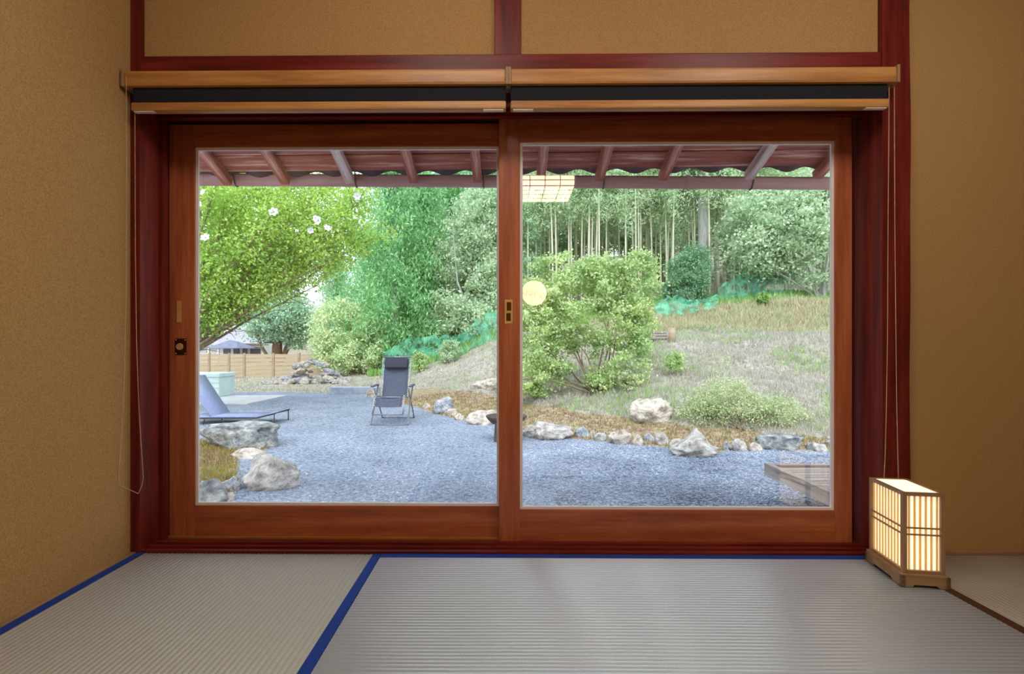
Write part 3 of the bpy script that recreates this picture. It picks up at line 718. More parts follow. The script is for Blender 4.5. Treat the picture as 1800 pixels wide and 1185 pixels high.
g = tag(empty('rain_gutter', (0, 3.97, 1.95)), 'rosy brown half-round rain gutter along the eave edge', 'gutter')
gz = lambda X: 2.014-X*.0095
n = 40; V = []; Fc = []; m_ = 16
for i in range(n+1):
    X = -3.4+6.8*i/n
    for k in range(m_+1):
        th = math.pi+math.pi*k/m_
        for r in (.050, .046): V.append((X, r*math.cos(th), gz(X)+r*math.sin(th)*1.55-1.95))
s = 2*(m_+1)
for i in range(n):
    for k in range(m_):
        a = i*s+2*k
        Fc += [(a, a+2, a+2+s, a+s), (a+1, a+1+s, a+3+s, a+3)]
    a = i*s; Fc += [(a, a+s, a+s+1, a+1), (a+s-2, a+s-1, a+2*s-1, a+2*s-2)]
link('trough', np_mesh('trough', V, Fc, M['gutter'], True), g)
for x in (416, 627, 850, 1060, 1319):
    X = at(x, 318, 3.97).x; z = gz(X)-1.95
    pts = [(X, -.10, z+.10), (X, -.05, z+.03)]+[(X, .053*math.cos(math.pi+math.pi*k/8), z+.053*1.55*math.sin(math.pi+math.pi*k/8)) for k in range(9)]
    tubes('gutter_hook', [(pts, .0045)], M['dark_steel'], g)
for x in (690, 1210): 
    X = at(x, 318, 3.97).x; z = gz(X)-1.95
    v = []
    arc = [(.052*math.cos(math.pi+math.pi*k/10), z+.052*1.55*math.sin(math.pi+math.pi*k/10)) for k in range(11)]
    V = []; Fc = []
    for dx in (-.028, .028):
        for (yy, zz) in arc: V.append((X+dx, yy, zz))
    for k in range(10): Fc.append((k, k+1, k+12, k+11))
    link('joint_sleeve', np_mesh('joint_sleeve', V, Fc, M['gutter'], True), g)

# ------------------------------------------------------------------ rocks
def rock_mesh(seed, sx, sy, sz, sub=4, rough=.5, flat=0.0):
    bm = bmesh.new(); bmesh.ops.create_icosphere(bm, subdivisions=sub, radius=1); o = Vector((seed*7.31, seed*3.17, seed*1.7))
    rs = random.Random(seed)
    planes = [(Vector((rs.uniform(-1, 1), rs.uniform(-1, 1), rs.uniform(-.5, 1))).normalized(), rs.uniform(.62, .92)) for _ in range(9)]
    for v in bm.verts:
        p = v.co.copy()
        for nrm, d in planes:                                # chop facets off the ball, then roughen
            e = p.dot(nrm)-d
            if e > 0: p -= nrm*e*.85
        k = 1+rough*.55*noise.noise(v.co*1.3+o)+rough*.35*noise.noise(v.co*3.1+o)+rough*.16*noise.noise(v.co*7+o)+rough*.09*noise.noise(v.co*15+o)
        p *= k
        if flat and p.z > flat: p.z = flat+(p.z-flat)*.25
        if p.z < -.55: p.z = -.55
        v.co = p
    xs = [v.co.x for v in bm.verts]; ysr = [v.co.y for v in bm.verts]; zs = [v.co.z for v in bm.verts]
    for v in bm.verts:
        v.co = ((v.co.x-(max(xs)+min(xs))/2)/(max(xs)-min(xs))*sx, (v.co.y-(max(ysr)+min(ysr))/2)/(max(ysr)-min(ysr))*sy, (v.co.z-min(zs))/(max(zs)-min(zs))*sz)
    return bm
def rock(x0, x1, y0, y1, mt, seed, label, group='border stones of the yard', depth=.75, flat=0, sub=4, ground=None):
    """x0..x1 and y0..y1: extent in the photo; it stands where its foot meets the ground"""
    f = on_ground((x0+x1)/2, y1) if ground is None else hit((x0+x1)/2, y1)
    k = f.y/F; w_ = (x1-x0)*k; h = (y1-y0)*k
    d = w_*depth; c = f+Vector((0, d*.42, 0))
    zt = at((x0+x1)/2, y0, c.y).z; zb = min(hgt(c.x, c.y), hgt(f.x, f.y))-.03; h = max(.05, zt-zb)
    o = link('rock', bm_mesh('rock', rock_mesh(seed, w_, d, h, sub, flat=flat), M[mt], True)); o.location = (c.x, c.y, zb)
    tag(o, label, 'rock', group); return o
RK = [(741, 757, 709, 722, 'rock_warm', 'small pale stone just right of the recliner'),
      (760, 799, 697, 729, 'rock_blue', 'pointed bluish boulder right of the recliner'),
      (783, 805, 718, 733, 'rock_warm', 'small white stone at the foot of the pointed bluish boulder'),
      (797, 818, 726, 740, 'rock_warm', 'small low stone left of the long stone behind the fire pit'),
      (816, 886, 720, 748, 'rock_warm', 'long cream stone behind the fire pit'),
      (917, 1012, 741, 774, 'rock_pale', 'long lichen-flecked stone right of the fire pit'),
      (1010, 1039, 750, 770, 'rock_blue', 'round bluish stone at the right end of the long flecked stone'),
      (1036, 1048, 756, 769, 'rock_warm', 'tiny cream stone right of the round bluish stone'),
      (1043, 1069, 760, 777, 'rock_pale', 'small pale stone left of the square block stone'),
      (1069, 1113, 754, 782, 'rock_warm', 'square cream block stone in the middle of the border'),
      (1112, 1132, 763, 784, 'rock_warm', 'small white stone right of the square block stone'),
      (1131, 1153, 761, 778, 'rock_blue', 'small bluish stone between two white ones in the border'),
      (1153, 1179, 759, 783, 'rock_pale', 'round mottled stone left of the big white boulder'),
      (1178, 1202, 770, 792, 'rock_warm', 'low pale stone touching the left side of the big boulder'),
      (1272, 1285, 776, 792, 'rock_blue', 'tiny bluish stone right of the big white boulder'),
      (1283, 1321, 771, 793, 'rock_pale', 'pale block stone between big boulder and flat stone'),
      (1318, 1344, 777, 793, 'rock_warm', 'low cream stone left of the wide flat stone'),
      (1420, 1436, 778, 793, 'rock_grey', 'small grey stone right of the wide flat stone'),
      (1431, 1459, 777, 794, 'rock_pale', 'white stone near the right edge of the pane'),
      (1452, 1482, 772, 786, 'rock_blue', 'rearmost bluish stone at the right edge of the pane')]
for i, (a, b, c, d, mt, lab) in enumerate(RK): rock(a, b, c, d, mt, 11+i, lab, sub=3 if b-a < 30 else 4)
def peak(o, amt, cx=0):                                        # pull the middle up into a peak
    me = o.data; h = max(v.co.z for v in me.vertices); w_ = max(v.co.x for v in me.vertices)
    for v in me.vertices:
        u = (v.co.x-cx*w_)/w_; v.co.z *= (1-amt)+amt*math.exp(-u*u*5)
peak(rock(1188, 1278, 752, 805, 'rock_pale', 41, 'big white peaked boulder in the right part of the border'), .5, .05)
rock(1340, 1424, 760, 792, 'rock_grey', 42, 'wide flat grey stone behind the wooden bench', flat=.2)
rock(1111, 1192, 700, 745, 'rock_warm', 43, 'large cream boulder on the slope behind the border', 'garden boulders', ground=1)
rock(824, 892, 664, 687, 'rock_warm', 44, 'white boulder on the grass left of the centre stile', 'garden boulders', ground=1)
rock(320, 477, 741, 793, 'rock_grey', 45, 'large dark flat-topped rock under the lounger', 'garden boulders', flat=.15, depth=.6)
rock(392, 456, 789, 808, 'rock_warm', 46, 'flat pale stone behind the rounded boulder', 'garden boulders')
rock(409, 519, 799, 864, 'rock_pale', 47, 'large rounded pale boulder at lower left of the gravel', 'garden boulders', depth=.8)
rock(382, 418, 838, 864, 'rock_blue', 48, 'small grey stone left of the rounded boulder', 'garden boulders')
rock(330, 395, 840, 886, 'rock_grey', 49, 'rough grey boulder in the lower left pane corner', 'garden boulders')
rock(392, 411, 864, 882, 'rock_pale', 50, 'tiny pale stone right of the corner boulder', 'garden boulders')
rock(643, 660, 684, 701, 'rock_warm', 51, 'small upright stone left of the recliner', 'garden boulders', sub=3)
# heap of broken stone by the fence
hp = hit(535, 676); rs = random.Random(3); rv = [bm_mesh('rubble', rock_mesh(60+i, 1, .8, .62, 2, .5), M[('rock_pale', 'rock_blue', 'rock_warm')[i % 3]], False) for i in range(6)]
k = 0
for i in range(96):                                            # a low mound: big pieces outside, more piled towards the middle
    u = rs.uniform(-1, 1); v = rs.uniform(-1, 1); lay = rs.choice((.25, .6, 1.0, 1.0))
    if i < 18: u = -1+2*i/17; v = -.8; lay = .4
    top = .92*max(0, 1-abs(u-.1)**1.5)*max(.1, 1-v*v); X = hp.x+u*1.3; Y = hp.y+.55+v*.5; q = rs.uniform(.22, .40)
    o = link('rubble_stone', rv[k % 6]); k += 1
    o.location = (X, Y, hgt(X, Y)-.05+top*lay-.08*(lay > .5)); o.scale = (q*1.2, q, q*.8); o.rotation_euler = (rs.uniform(-.5, .5), rs.uniform(-.5, .5), rs.uniform(0, 6.28))
    tag(o, 'broken stone in the rubble heap beside the fence', 'rock', 'rubble heap stones')

# ------------------------------------------------------------------ kerb, slab, box, fence, house
p = hit(580, 694); q = hit(662, 694)
struct(box('kerb', (p.x, p.y-.05, -.52), (q.x, p.y+.35, p.z+.20), M['kerb'], bev=.02), 'low blue grey stone kerb left of the recliner', 'kerb')
p = hit(352, 712); q = hit(440, 694)
struct(box('slab', (p.x-1.2, p.y, -.6), (p.x+1.05, p.y+2.2, -.455), M['concrete'], bev=.01), 'white concrete slab at the left edge of the yard', 'slab')
p = on_ground(385, 698, -.455)
bx = tag(empty('storage_box', (p.x-.55, p.y+.4, -.455)), 'pale green plastic box standing on the white slab', 'box')
body = box('body', (-.55, -.4, .0), (.55, .4, .50), M['box_green'], bx, .02); box('lid', (-.58, -.43, .50), (.58, .43, .60), M['box_green'], bx, .02)
for z in (.12, .25, .38): box('ridge', (-.56, -.415, z-.27), (.56, -.395, z-.23), M['box_green'], body, .006)

YF = 22.0; fx = [at(x, 640, YF).x for x in (250, 290, 330, 368, 403, 430, 481, 526, 572)]
fe = tag(empty('wooden_fence', (fx[4], YF, hgt(fx[4], YF))), 'low pale wooden board fence at the back of the yard', 'fence')
ztop = at(450, 622, YF).z
for i, X in enumerate(fx):
    zb = hgt(X, YF)-.1; box('post', (X-.04-fx[4], -.05, zb-fe.location.z), (X+.04-fx[4], .05, ztop+.03-fe.location.z), M['fence_post'], fe, .008)
for a, b in zip(fx, fx[1:]):
    nb = 6; z0 = -.40
    for k in range(nb):
        za = z0+(ztop-z0)*k/nb; zb = z0+(ztop-z0)*(k+1)/nb-.014
        box('board', (a+.05-fx[4], -.03, za-fe.location.z), (b-.05-fx[4], -.005, zb-fe.location.z), M['fence_wood'], fe, .004)
YH = 34.0; h0 = at(374, 622, YH); h1 = at(458, 622, YH); zg = hgt(h0.x, YH)
hs = tag(empty('house', ((h0.x+h1.x)/2, YH, zg-.1)), 'white house with pale grey roof beyond the fence', 'house')
def hb(n, x0, x1, y0, y1, ya, yb, mt, bev=.02, par=None):
    a = at(x0, y0, YH); b = at(x1, y1, YH)
    o = box(n, (a.x, YH+ya, b.z), (b.x, YH+yb, a.z), mt, None, bev); o.parent = hs; o.location -= hs.location; return o
o = hb('wall', 340, 456, 603, 700, .5, 5, M['house_wall']); 
def gable():
    a = at(330, 606, YH); b = at(459, 578, YH+1.5); bm = bmesh.new()
    pts = [(0, a.z), (2.2, b.z+.25), (4.4, a.z)]
    for X in (a.x, at(459, 606, YH).x):
        for (y, z) in pts+[(y, z-.14) for y, z in pts[::-1]]: bm.verts.new((X, YH+y, z))
    bm.verts.ensure_lookup_table(); v = bm.verts
    for i in range(6): bm.faces.new((v[i], v[(i+1) % 6], v[6+(i+1) % 6], v[6+i]))
    bm.faces.new([v[i] for i in range(6)]); bm.faces.new([v[6+i] for i in range(5, -1, -1)])
    bmesh.ops.recalc_face_normals(bm, faces=bm.faces)
    o = link('roof', bm_mesh('roof', bm, M['house_roof']), hs); o.location = -hs.location; return o
rf = gable()
o = hb('fascia', 395, 458, 604, 607, -.06, .02, M['dark_bark'], 0)
bm = bmesh.new(); a = at(378, 612, YH-1.6); b = at(428, 612, YH-1.6); t = at(394, 597, YH-1.6)
vs = [bm.verts.new(v) for v in ((a.x, YH-2.4, a.z), (b.x, YH-2.4, a.z), (b.x, YH+.4, a.z), (a.x, YH+.4, a.z), (t.x, YH-1, t.z), (t.x+.5, YH-1, t.z-.1))]
for f in ((0, 1, 5, 4), (1, 2, 5), (2, 3, 4, 5), (3, 0, 4), (3, 2, 1, 0)): bm.faces.new([vs[i] for i in f])
o = link('porch_roof', bm_mesh('porch_roof', bm, M['slate']), hs); o.location = -hs.location
for (x0, x1) in ((386, 398), (404, 414), (420, 428), (434, 452)): 
    w_ = hb('window', x0, x1, 613.5, 622, .44, .52, M['dark_gap'], 0)
for x0 in (383, 400, 416): hb('porch_post', x0, x0+2, 612, 640, -2.3, -2.15, M['house_wall'], 0)

# ------------------------------------------------------------------ garden furniture
def recliner():
    f = on_ground(692, 742); r = tag(empty('recliner_chair', (f.x, f.y+.02, -.5), R(2)), 'dark folding zero-gravity recliner standing on the gravel', 'chair')
    hw = .245
    prof = [(-.60, .20), (-.50, .36), (-.42, .485), (-.30, .475), (-.12, .43), (.0, .415), (.08, .46), (.15, .60), (.24, .82), (.33, 1.05), (.36, 1.11)]
    P = rounded([Vector((0, y, z)) for y, z in prof], .05, 3)
    def sling(lo, hi, name, mat, off=0, th=.006, w_=hw-.03):
        pts = P[lo:hi]; V = []; Fc = []
        for s in (off, off+th):
            for i, p in enumerate(pts):
                t = (pts[min(i+1, len(pts)-1)]-pts[max(i-1, 0)]).normalized(); nrm = Vector((0, -t.z, t.y))
                for k in range(7):
                    u = -1+2*k/6; sag = -.025*(1-u*u)
                    q = p+nrm*(s+sag); V.append((u*w_, q.y, q.z))
        n = len(pts)
        for i in range(n-1):
            for k in range(6):
                a = i*7+k; Fc += [(a, a+1, a+8, a+7), (a+n*7, a+n*7+7, a+n*7+8, a+n*7+1)]
        for i in range(n-1):
            for k in (0, 6): a = i*7+k; Fc.append((a, a+7, a+7+n*7, a+n*7))
        for i in (0, n-1):
            for k in range(6): a = i*7+k; Fc.append((a, a+1, a+1+n*7, a+n*7))
        return link(name, np_mesh(name, V, Fc, mat, True), r)
    n = len(P); knee = min(range(n), key=lambda i: (P[i]-Vector((0, -.42, .485))).length); hip = min(range(n), key=lambda i: (P[i]-Vector((0, .02, .42))).length)
    sling(1, knee, 'leg_rest_fabric', M['sling']); sling(knee, hip+1, 'seat_fabric', M['sling']); sling(hip, n-1, 'backrest_fabric', M['sling'])
    bm = bmesh.new(); add_box(bm, (-.20, -.05, -.10), (.20, .0, .10), .022, Matrix.Translation((0, .27, 1.0)) @ Matrix.Rotation(R(-21), 4, 'X'))
    link('head_pillow', bm_mesh('head_pillow', bm, M['sling_dark'], True), r)
    for s in (-1, 1):
        srail = tubes('sling_rail', [([Vector((s*hw, p.y, p.z)) for p in P], .012)], M['steel'], r)
        tubes('front_leg', [(rounded([(s*.30, -.46, .015), (s*.30, -.40, .08), (s*.30, .16, .62)], .06), .012)], M['steel'], r)
        tubes('rear_leg', [(rounded([(s*.285, .46, .015), (s*.285, .40, .08), (s*.285, -.28, .60)], .06), .012)], M['steel'], r)
        bm = bmesh.new(); add_box(bm, (s*.315-.028, -.30, .615), (s*.315+.028, .20, .645), .012)
        link('armrest', bm_mesh('armrest', bm, M['arm'], True), r)
        z = []
        for i in range(30):
            j = 1+i*(n-3)/29; p = P[int(j)].lerp(P[int(j)+1], j-int(j)); z.append((s*(hw if i % 2 else hw-.035), p.y, p.z+.004))
        tubes('lacing', [(z, .0035)], M['cap'], srail, 4)
    for (y, z, w_, nm) in ((-.46, .015, .30, 'foot_bar'), (.46, .015, .285, 'foot_bar'), (-.60, .20, hw, 'cross_tube'), (.36, 1.11, hw, 'cross_tube'), (-.42, .46, hw, 'cross_tube')):
        tubes(nm, [([(-w_, y, z), (0, y, z), (w_, y, z)], .012)], M['steel'], r)
    return r
recliner()
def lounger():
    f = on_ground(482, 748); Yl = f.y; zs = at(420, 734, Yl).z+.5
    r = tag(empty('sun_lounger', (f.x, Yl, -.5)), 'blue grey sun lounger with raised back at the left pane edge', 'lounger')
    x0 = at(372, 727, Yl).x-f.x; top = at(325, 664, Yl); tx = top.x-f.x; tz = top.z+.5; foot = at(485, 726, Yl).z+.5; kx = at(450, 734, Yl).x-f.x
    def sheet(name, pts, d0=-.02, d1=.60, th=.02):
        V = []; Fc = []; n = len(pts)
        for s in (0, th):
            for (x, z) in pts:
                for y in (d0, d1): V.append((x, y, z+s))
        for i in range(n-1):
            a = 2*i; b = 2*n+a; Fc += [(a, a+1, a+3, a+2), (b, b+2, b+3, b+1), (a, a+2, b+2, b), (a+1, b+1, b+3, a+3)]
        Fc += [(0, 2*n, 2*n+1, 1), (2*n-2, 2*n-1, 4*n-1, 4*n-2)]
        return link(name, np_mesh(name, V, Fc, M['lounger']), r)
    sheet('back_panel', [(tx, tz), ((tx+x0)/2, (tz+zs)/2-.01), (x0, zs)])
    sheet('seat_panel', [(x0-.42, zs-.01), (x0, zs), (kx, zs)])
    sheet('foot_panel', [(kx, zs), (kx+.12, zs+.03), (.02, foot)], th=.012)
    for y in (0, .58):
        tubes('side_rail', [([(x0-.5, y, zs-.02), (x0, y, zs-.015), (kx, y, zs-.012), (.02, y, foot-.01)], .012)], M['dark_steel'], r)
        tubes('leg', [([(0, y, foot-.01), (0, y, .1), (0, y, 0)], .010)], M['dark_steel'], r)
        tubes('leg', [([(x0-.1, y, zs), (x0-.12, y, .1), (x0-.14, y, 0)], .010)], M['dark_steel'], r)
    return r
lounger()
def fire_pit():
    f = on_ground(860, 779); r = tag(empty('fire_pit', (at(890, 760, f.y+.2).x, f.y+.24, -.5)), 'dark round steel fire pit half hidden by the centre stile', 'fire pit')
    z = at(890, 734, f.y).z+.5; V = []; n = 32; pr_ = [(.275, z), (.285, z-.012), (.26, z-.05), (.20, z-.11), (.10, z-.14), (.0, z-.145)]; pr_ = pr_+[(a*.95, b+.012) for a, b in pr_[::-1]][:-1]
    for a, b in pr_:
        for k in range(n): th = 2*math.pi*k/n; V.append((max(a, .002)*math.cos(th), max(a, .002)*math.sin(th), b))
    Fc = []; m = len(pr_)
    for i in range(m):
        for k in range(n): j = (i+1) % m; Fc.append((i*n+k, i*n+(k+1) % n, j*n+(k+1) % n, j*n+k))
    link('bowl', np_mesh('bowl', V, Fc, M['dark_steel'], True), r)
    for a in (235, 305, 55, 125):
        c, s = math.cos(R(a)), math.sin(R(a)); bm = bmesh.new()
        M_ = Matrix.Rotation(R(a), 4, 'Z') @ Matrix.Translation((.185, 0, 0)) @ Matrix.Shear('XY', 4, (.22*-0, 0))
        vs = [bm.verts.new(M_ @ Vector(v)) for v in ((.04-.0, -.025, 0), (.075, -.025, 0), (.075, .025, 0), (.04, .025, 0), (-.01, -.03, z-.07), (.04, -.03, z-.07), (.04, .03, z-.07), (-.01, .03, z-.07))]
        for q in ((3, 2, 1, 0), (4, 5, 6, 7), (0, 1, 5, 4), (1, 2, 6, 5), (2, 3, 7, 6), (3, 0, 4, 7)): bm.faces.new([vs[i] for i in q])
        link('leg', bm_mesh('leg', bm, M['dark_steel']), r)
fire_pit()
def bench():
    zt = -.20; a = on_ground(1343, 814, zt); b = on_ground(1462, 858, zt)
    X0 = a.x; Y1 = a.y; Y0 = 3.55; X1 = X0+1.5
    r = tag(empty('wooden_bench', ((X0+X1)/2, (Y0+Y1)/2, -.5)), 'weathered low wooden bench at the lower right pane corner', 'bench')
    L = r.location
    def part(n, lo, hi, mt):
        o = box(n, Vector(lo)-L, Vector(hi)-L, mt, r, .006); return o
    part('side_rail', (X0, Y0, zt-.10), (X0+.055, Y1, zt), M['grey_wood_y']); part('side_rail', (X1-.055, Y0, zt-.10), (X1, Y1, zt), M['grey_wood_y'])
    part('end_rail', (X0+.055, Y1-.05, zt-.10), (X1-.055, Y1, zt-.004), M['grey_wood_x']); part('end_rail', (X0+.055, Y0, zt-.10), (X1-.055, Y0+.05, zt-.004), M['grey_wood_x'])
    n = 5
    for i in range(n):
        ya = Y0+.055+(Y1-Y0-.11)*i/n; part('slat', (X0+.055, ya+.006, zt-.05), (X1-.055, ya+(Y1-Y0-.11)/n-.006, zt-.025), M['grey_wood_x'])
    for X in (X0+.005, X1-.075):
        part('leg', (X, Y0+.03, -.5), (X+.07, Y0+.10, zt-.101), M['grey_wood_z'])
    for X in (X0+.62, X1-.2): part('leg', (X, Y1-.13, -.5), (X+.07, Y1-.06, zt-.101), M['grey_wood_z'])
bench()
# stump and planks up on the slope
p = hit(1181, 602); o = tag(empty('tree_stump', p), 'pale cut stump upright on the terrace', 'stump')
k = p.y/F
tubes('trunk_piece', [([(0, 0, -.05), (0, 0, 12*k), (0, 0, 25*k)], [7*k, 6.2*k, 6*k])], M['fence_wood'], o, 10)
for i, (xa, xb, yy) in enumerate(((1140, 1173, 598), (1144, 1172, 592), (1148, 1170, 586))):
    p = hit(1160, 601); a = at(xa, yy, p.y+.12); b = at(xb, yy, p.y+.12); zz = hgt(p.x, p.y+.12)+.02+i*.075
    tag(box('plank', (a.x, p.y+.05, zz), (b.x, p.y+.25, zz+.07), M['grey_wood_x'], None, .008), ('lowest', 'middle', 'topmost')[i]+' weathered plank stacked beside the cut stump', 'plank', 'planks by the stump')

# ------------------------------------------------------------------ plants
def leaf_quads(P, rng, L, Wd, up=.35, axis=None, jit=1.0):
    """diamond leaves at points P; axis = preferred direction of the leaf blade"""
    n = len(P); d = rng.normal(size=(n, 3))*jit
    if axis is not None: d += np.asarray(axis)
    d /= np.linalg.norm(d, axis=1, keepdims=True)+1e-9
    nr = rng.normal(size=(n, 3)); nr[:, 2] = np.abs(nr[:, 2])+up
    w_ = np.cross(d, nr); w_ /= np.linalg.norm(w_, axis=1, keepdims=True)+1e-9
    ln = (L*rng.uniform(.65, 1.35, n))[:, None]; wd = (Wd*rng.uniform(.7, 1.3, n))[:, None]
    v = np.stack([P-d*ln*.5, P+w_*wd*.5, P+d*ln*.5, P-w_*wd*.5], 1).reshape(-1, 3)
    return v, (np.arange(n)[:, None]*4+np.arange(4)[None])
def leaf_obj(name, P, rng, L, Wd, mat, parent=None, mesh_only=False, **kw):
    v, f = leaf_quads(np.asarray(P), rng, L, Wd, **kw)
    me = np_mesh(name, v, f, mat)
    return me if mesh_only else link(name, me, parent)
def blob_points(rng, blobs, n, ncl, spread, shell=.55):
    """leaf positions gathered in clumps over ellipsoid blobs (centre, radii)"""
    c = np.array([b[0] for b in blobs], float); r = np.array([b[1] for b in blobs], float)
    wt = np.prod(r, 1)**(2/3); wt /= wt.sum(); k = rng.choice(len(blobs), ncl, p=wt)
    d = rng.normal(size=(ncl, 3)); d /= np.linalg.norm(d, axis=1, keepdims=True)
    rad = shell+(1-shell)*rng.random(ncl)**.6
    cl = c[k]+d*r[k]*rad[:, None]; j = rng.integers(0, ncl, n)
    s = spread*(.6+.8*rng.random(ncl))[j]
    return cl[j]+rng.normal(size=(n, 3))*s[:, None]*np.array([1, 1, .7]), cl
def px_blob(x, y, Y, rx, ry, ryd=None):
    k = Y/F; return (tuple(at(x, y, Y)), (rx*k, (ryd or (rx+ry)/2)*k, ry*k))
def rel(blobs, o): return [((c[0]-o[0], c[1]-o[1], c[2]-o[2]), r) for c, r in blobs]
def stems(name, base, ends, rng, r0, mat, parent, bow=.15, sides=5, n=7):
    lst = []
    for e in ends:
        b = Vector(base)+Vector((rng.uniform(-.06, .06), rng.uniform(-.06, .06), 0)); e = Vector(e); L = (e-b).length; pts = []
        off = Vector((rng.uniform(-1, 1), rng.uniform(-1, 1), rng.uniform(.1, .9)))*bow*L
        for i in range(n): t = i/(n-1); pts.append(b.lerp(e, t)+off*math.sin(math.pi*t)+Vector((rng.uniform(-1, 1), rng.uniform(-1, 1), rng.uniform(-1, 1)))*.012*L*(1 if 0 < i < n-1 else 0))
        lst.append((pts, [r0*(1-.8*i/(n-1)) for i in range(n)]))
    for it in lst: tubes(name, [it], mat, parent, sides)
    return lst
def shrub(name, base, blobs, n, ncl, spread, L, Wd, leaf, bark, label, cat, seed, nst=8, r0=.03, shell=.5, group=None, up=.35, bow=.15):
    rng_ = np.random.default_rng(seed); t = tag(empty(name, base), label, cat, group)
    P, cl = blob_points(rng_, rel(blobs, base), n, ncl, spread, shell)
    ground = P[:, 2] > -.02; P = P[ground] if not ground.all() else P
    leaf_obj('foliage', P, rng_, L, Wd, leaf, t, up=up)
    pick = cl[rng_.choice(len(cl), nst, replace=False)]
    rr = random.Random(seed); stems('stem', (0, 0, -.05), [tuple(p) for p in pick], rr, r0, bark, t, bow)
    return t

# --- the big yellow-green flowering tree on the left
rng1 = np.random.default_rng(21); rr = random.Random(21)
tb = Vector((at(282, 640, 10.6).x, 10.6, 0)); tb.z = hgt(tb.x, 10.6)
T = tag(empty('flowering_tree', tb), 'bright yellow-green spreading tree with lilac white flowers at the left', 'tree')
cro = Vector((0, 0, at(282, 664, 10.6).z-tb.z))
tubes('trunk', [([(0, 0, -.1), (.02, 0, cro.z*.5), tuple(cro)], [.10, .08, .07])], M['bark'], T, 8)
tg = [(372, 330, 9.6), (350, 420, 11.2), (410, 345, 10.2), (440, 300, 11.5), (470, 390, 9.8), (505, 330, 10.8), (540, 400, 11.8), (560, 345, 10.0), (600, 380, 11), (640, 350, 10.4),
      (655, 420, 11.3), (585, 455, 10.2), (520, 470, 11.2), (470, 440, 10.5), (420, 470, 11.4), (395, 400, 12), (610, 300, 11.6), (500, 260, 10.5), (380, 260, 11), (560, 500, 11.6),
      (395, 520, 10.4), (455, 505, 11), (420, 555, 10.8), (505, 500, 10.3), (600, 420, 10.6), (630, 390, 11.2), (300, 330, 10.5), (250, 400, 11), (210, 330, 10.2), (160, 430, 11), (270, 280, 11.5), (330, 480, 10)]
ends = [tuple(at(*q)-tb) for q in tg]
ls = stems('branch', tuple(cro), ends, rr, .034, M['bark'], T, .05, 6, 9)
pts = []; tw = []
for path, rad in ls:
    for i in range(4, 9):
        a = Vector(path[i-1]); b = Vector(path[i])
        for k in range(4):
            p = a.lerp(b, rr.random()); e = p+Vector((rr.uniform(-.55, .75), rr.uniform(-.6, .6), rr.uniform(-.25, .6)))*(.35+.09*i)
            tw.append(([p, (p+e)/2+Vector((0, 0, .04)), e], [.010, .007, .003]))
            m = int(10+i*12)
            for _ in range(m):
                u = rr.random()**.6; q = p.lerp(e, u); s = .07+.09*u; pts.append((q.x+rr.gauss(0, s), q.y+rr.gauss(0, s), q.z+rr.gauss(0, s)))
tubes('twigs', tw, M['bark'], T, 4)
P2, _ = blob_points(rng1, rel([px_blob(470, 360, 10.8, 130, 70, 110), px_blob(590, 390, 10.8, 80, 80, 100), px_blob(400, 430, 11.4, 70, 80, 80), px_blob(340, 330, 11, 90, 70, 90)], tb), 20000, 420, .15, .25)
Pl = np.concatenate([np.array(pts), P2]); Pw = Pl+np.array(tb)
edge = np.interp(Pw[:, 0]/Pw[:, 1], [-.65, -.56, -.47, -.34, -.23], [.055, .02, .075, .118, .19])      # the crown's lower edge climbs to the right
keep = (Pw[:, 2]-EYE)/Pw[:, 1] > edge+rng1.normal(size=len(Pl))*.012; Pl = Pl[keep]
leaf_obj('foliage', Pl, rng1, .066, .042, M['leaf_yellow'], T)
bm = bmesh.new()
for k in range(6):
    a = k*math.pi/3; c, s = math.cos(a), math.sin(a); d = Vector((c, -.25, s)); w_ = Vector((-s, 0, c))
    vs = [bm.verts.new(d*.008), bm.verts.new(d*.04+w_*.026), bm.verts.new(d*.068+w_*.014), bm.verts.new(d*.068-w_*.014), bm.verts.new(d*.04-w_*.026)]; bm.faces.new(vs)
fm = bm_mesh('flower', bm, M['petal'])
for (x, y) in ((481, 373), (555, 384), (546, 405), (560, 388), (575, 401), (346, 360), (357, 338), (361, 418), (628, 345)):
    o = link('flower', fm, T); o.location = at(x, y, 9.35)-tb; o.scale = (rr.uniform(.8, 1.25),)*3; o.rotation_euler = (rr.uniform(-.5, .5), rr.uniform(-.4, .4), rr.uniform(-.6, .6))

# --- garden shrubs
b = hit(1052, 694)
shrub('leafy_bush', b, [px_blob(1035, 545, b.y+.4, 105, 85, 80), px_blob(950, 590, b.y+.3, 48, 85, 60), px_blob(950, 668, b.y, 60, 40, 40), px_blob(930, 540, b.y+.4, 40, 60, 40), px_blob(1125, 490, b.y+.4, 35, 48, 30), px_blob(1080, 655, b.y, 58, 38, 40),
      px_blob(980, 480, b.y+.4, 50, 40, 40), px_blob(1060, 480, b.y+.5, 50, 42, 40), px_blob(1115, 570, b.y+.3, 42, 60, 40)],
      42000, 400, .085, .066, .040, M['leaf_bush'], M['bark'], 'tall fresh green bush right of the centre stile', 'bush', 31, 14, .022, .35)
b = hit(1310, 757)
shrub('low_shrub', b, [px_blob(1308, 722, b.y+.5, 100, 40, 70), px_blob(1280, 700, b.y+.7, 60, 38, 50), px_blob(1370, 730, b.y+.4, 52, 26, 40), px_blob(1235, 725, b.y+.4, 45, 30, 40)],
      24000, 520, .05, .036, .018, M['leaf_low'], M['bark'], 'low olive mound shrub behind the border stones at right', 'shrub', 32, 14, .010, .35)
b = hit(615, 660); b.y += .6
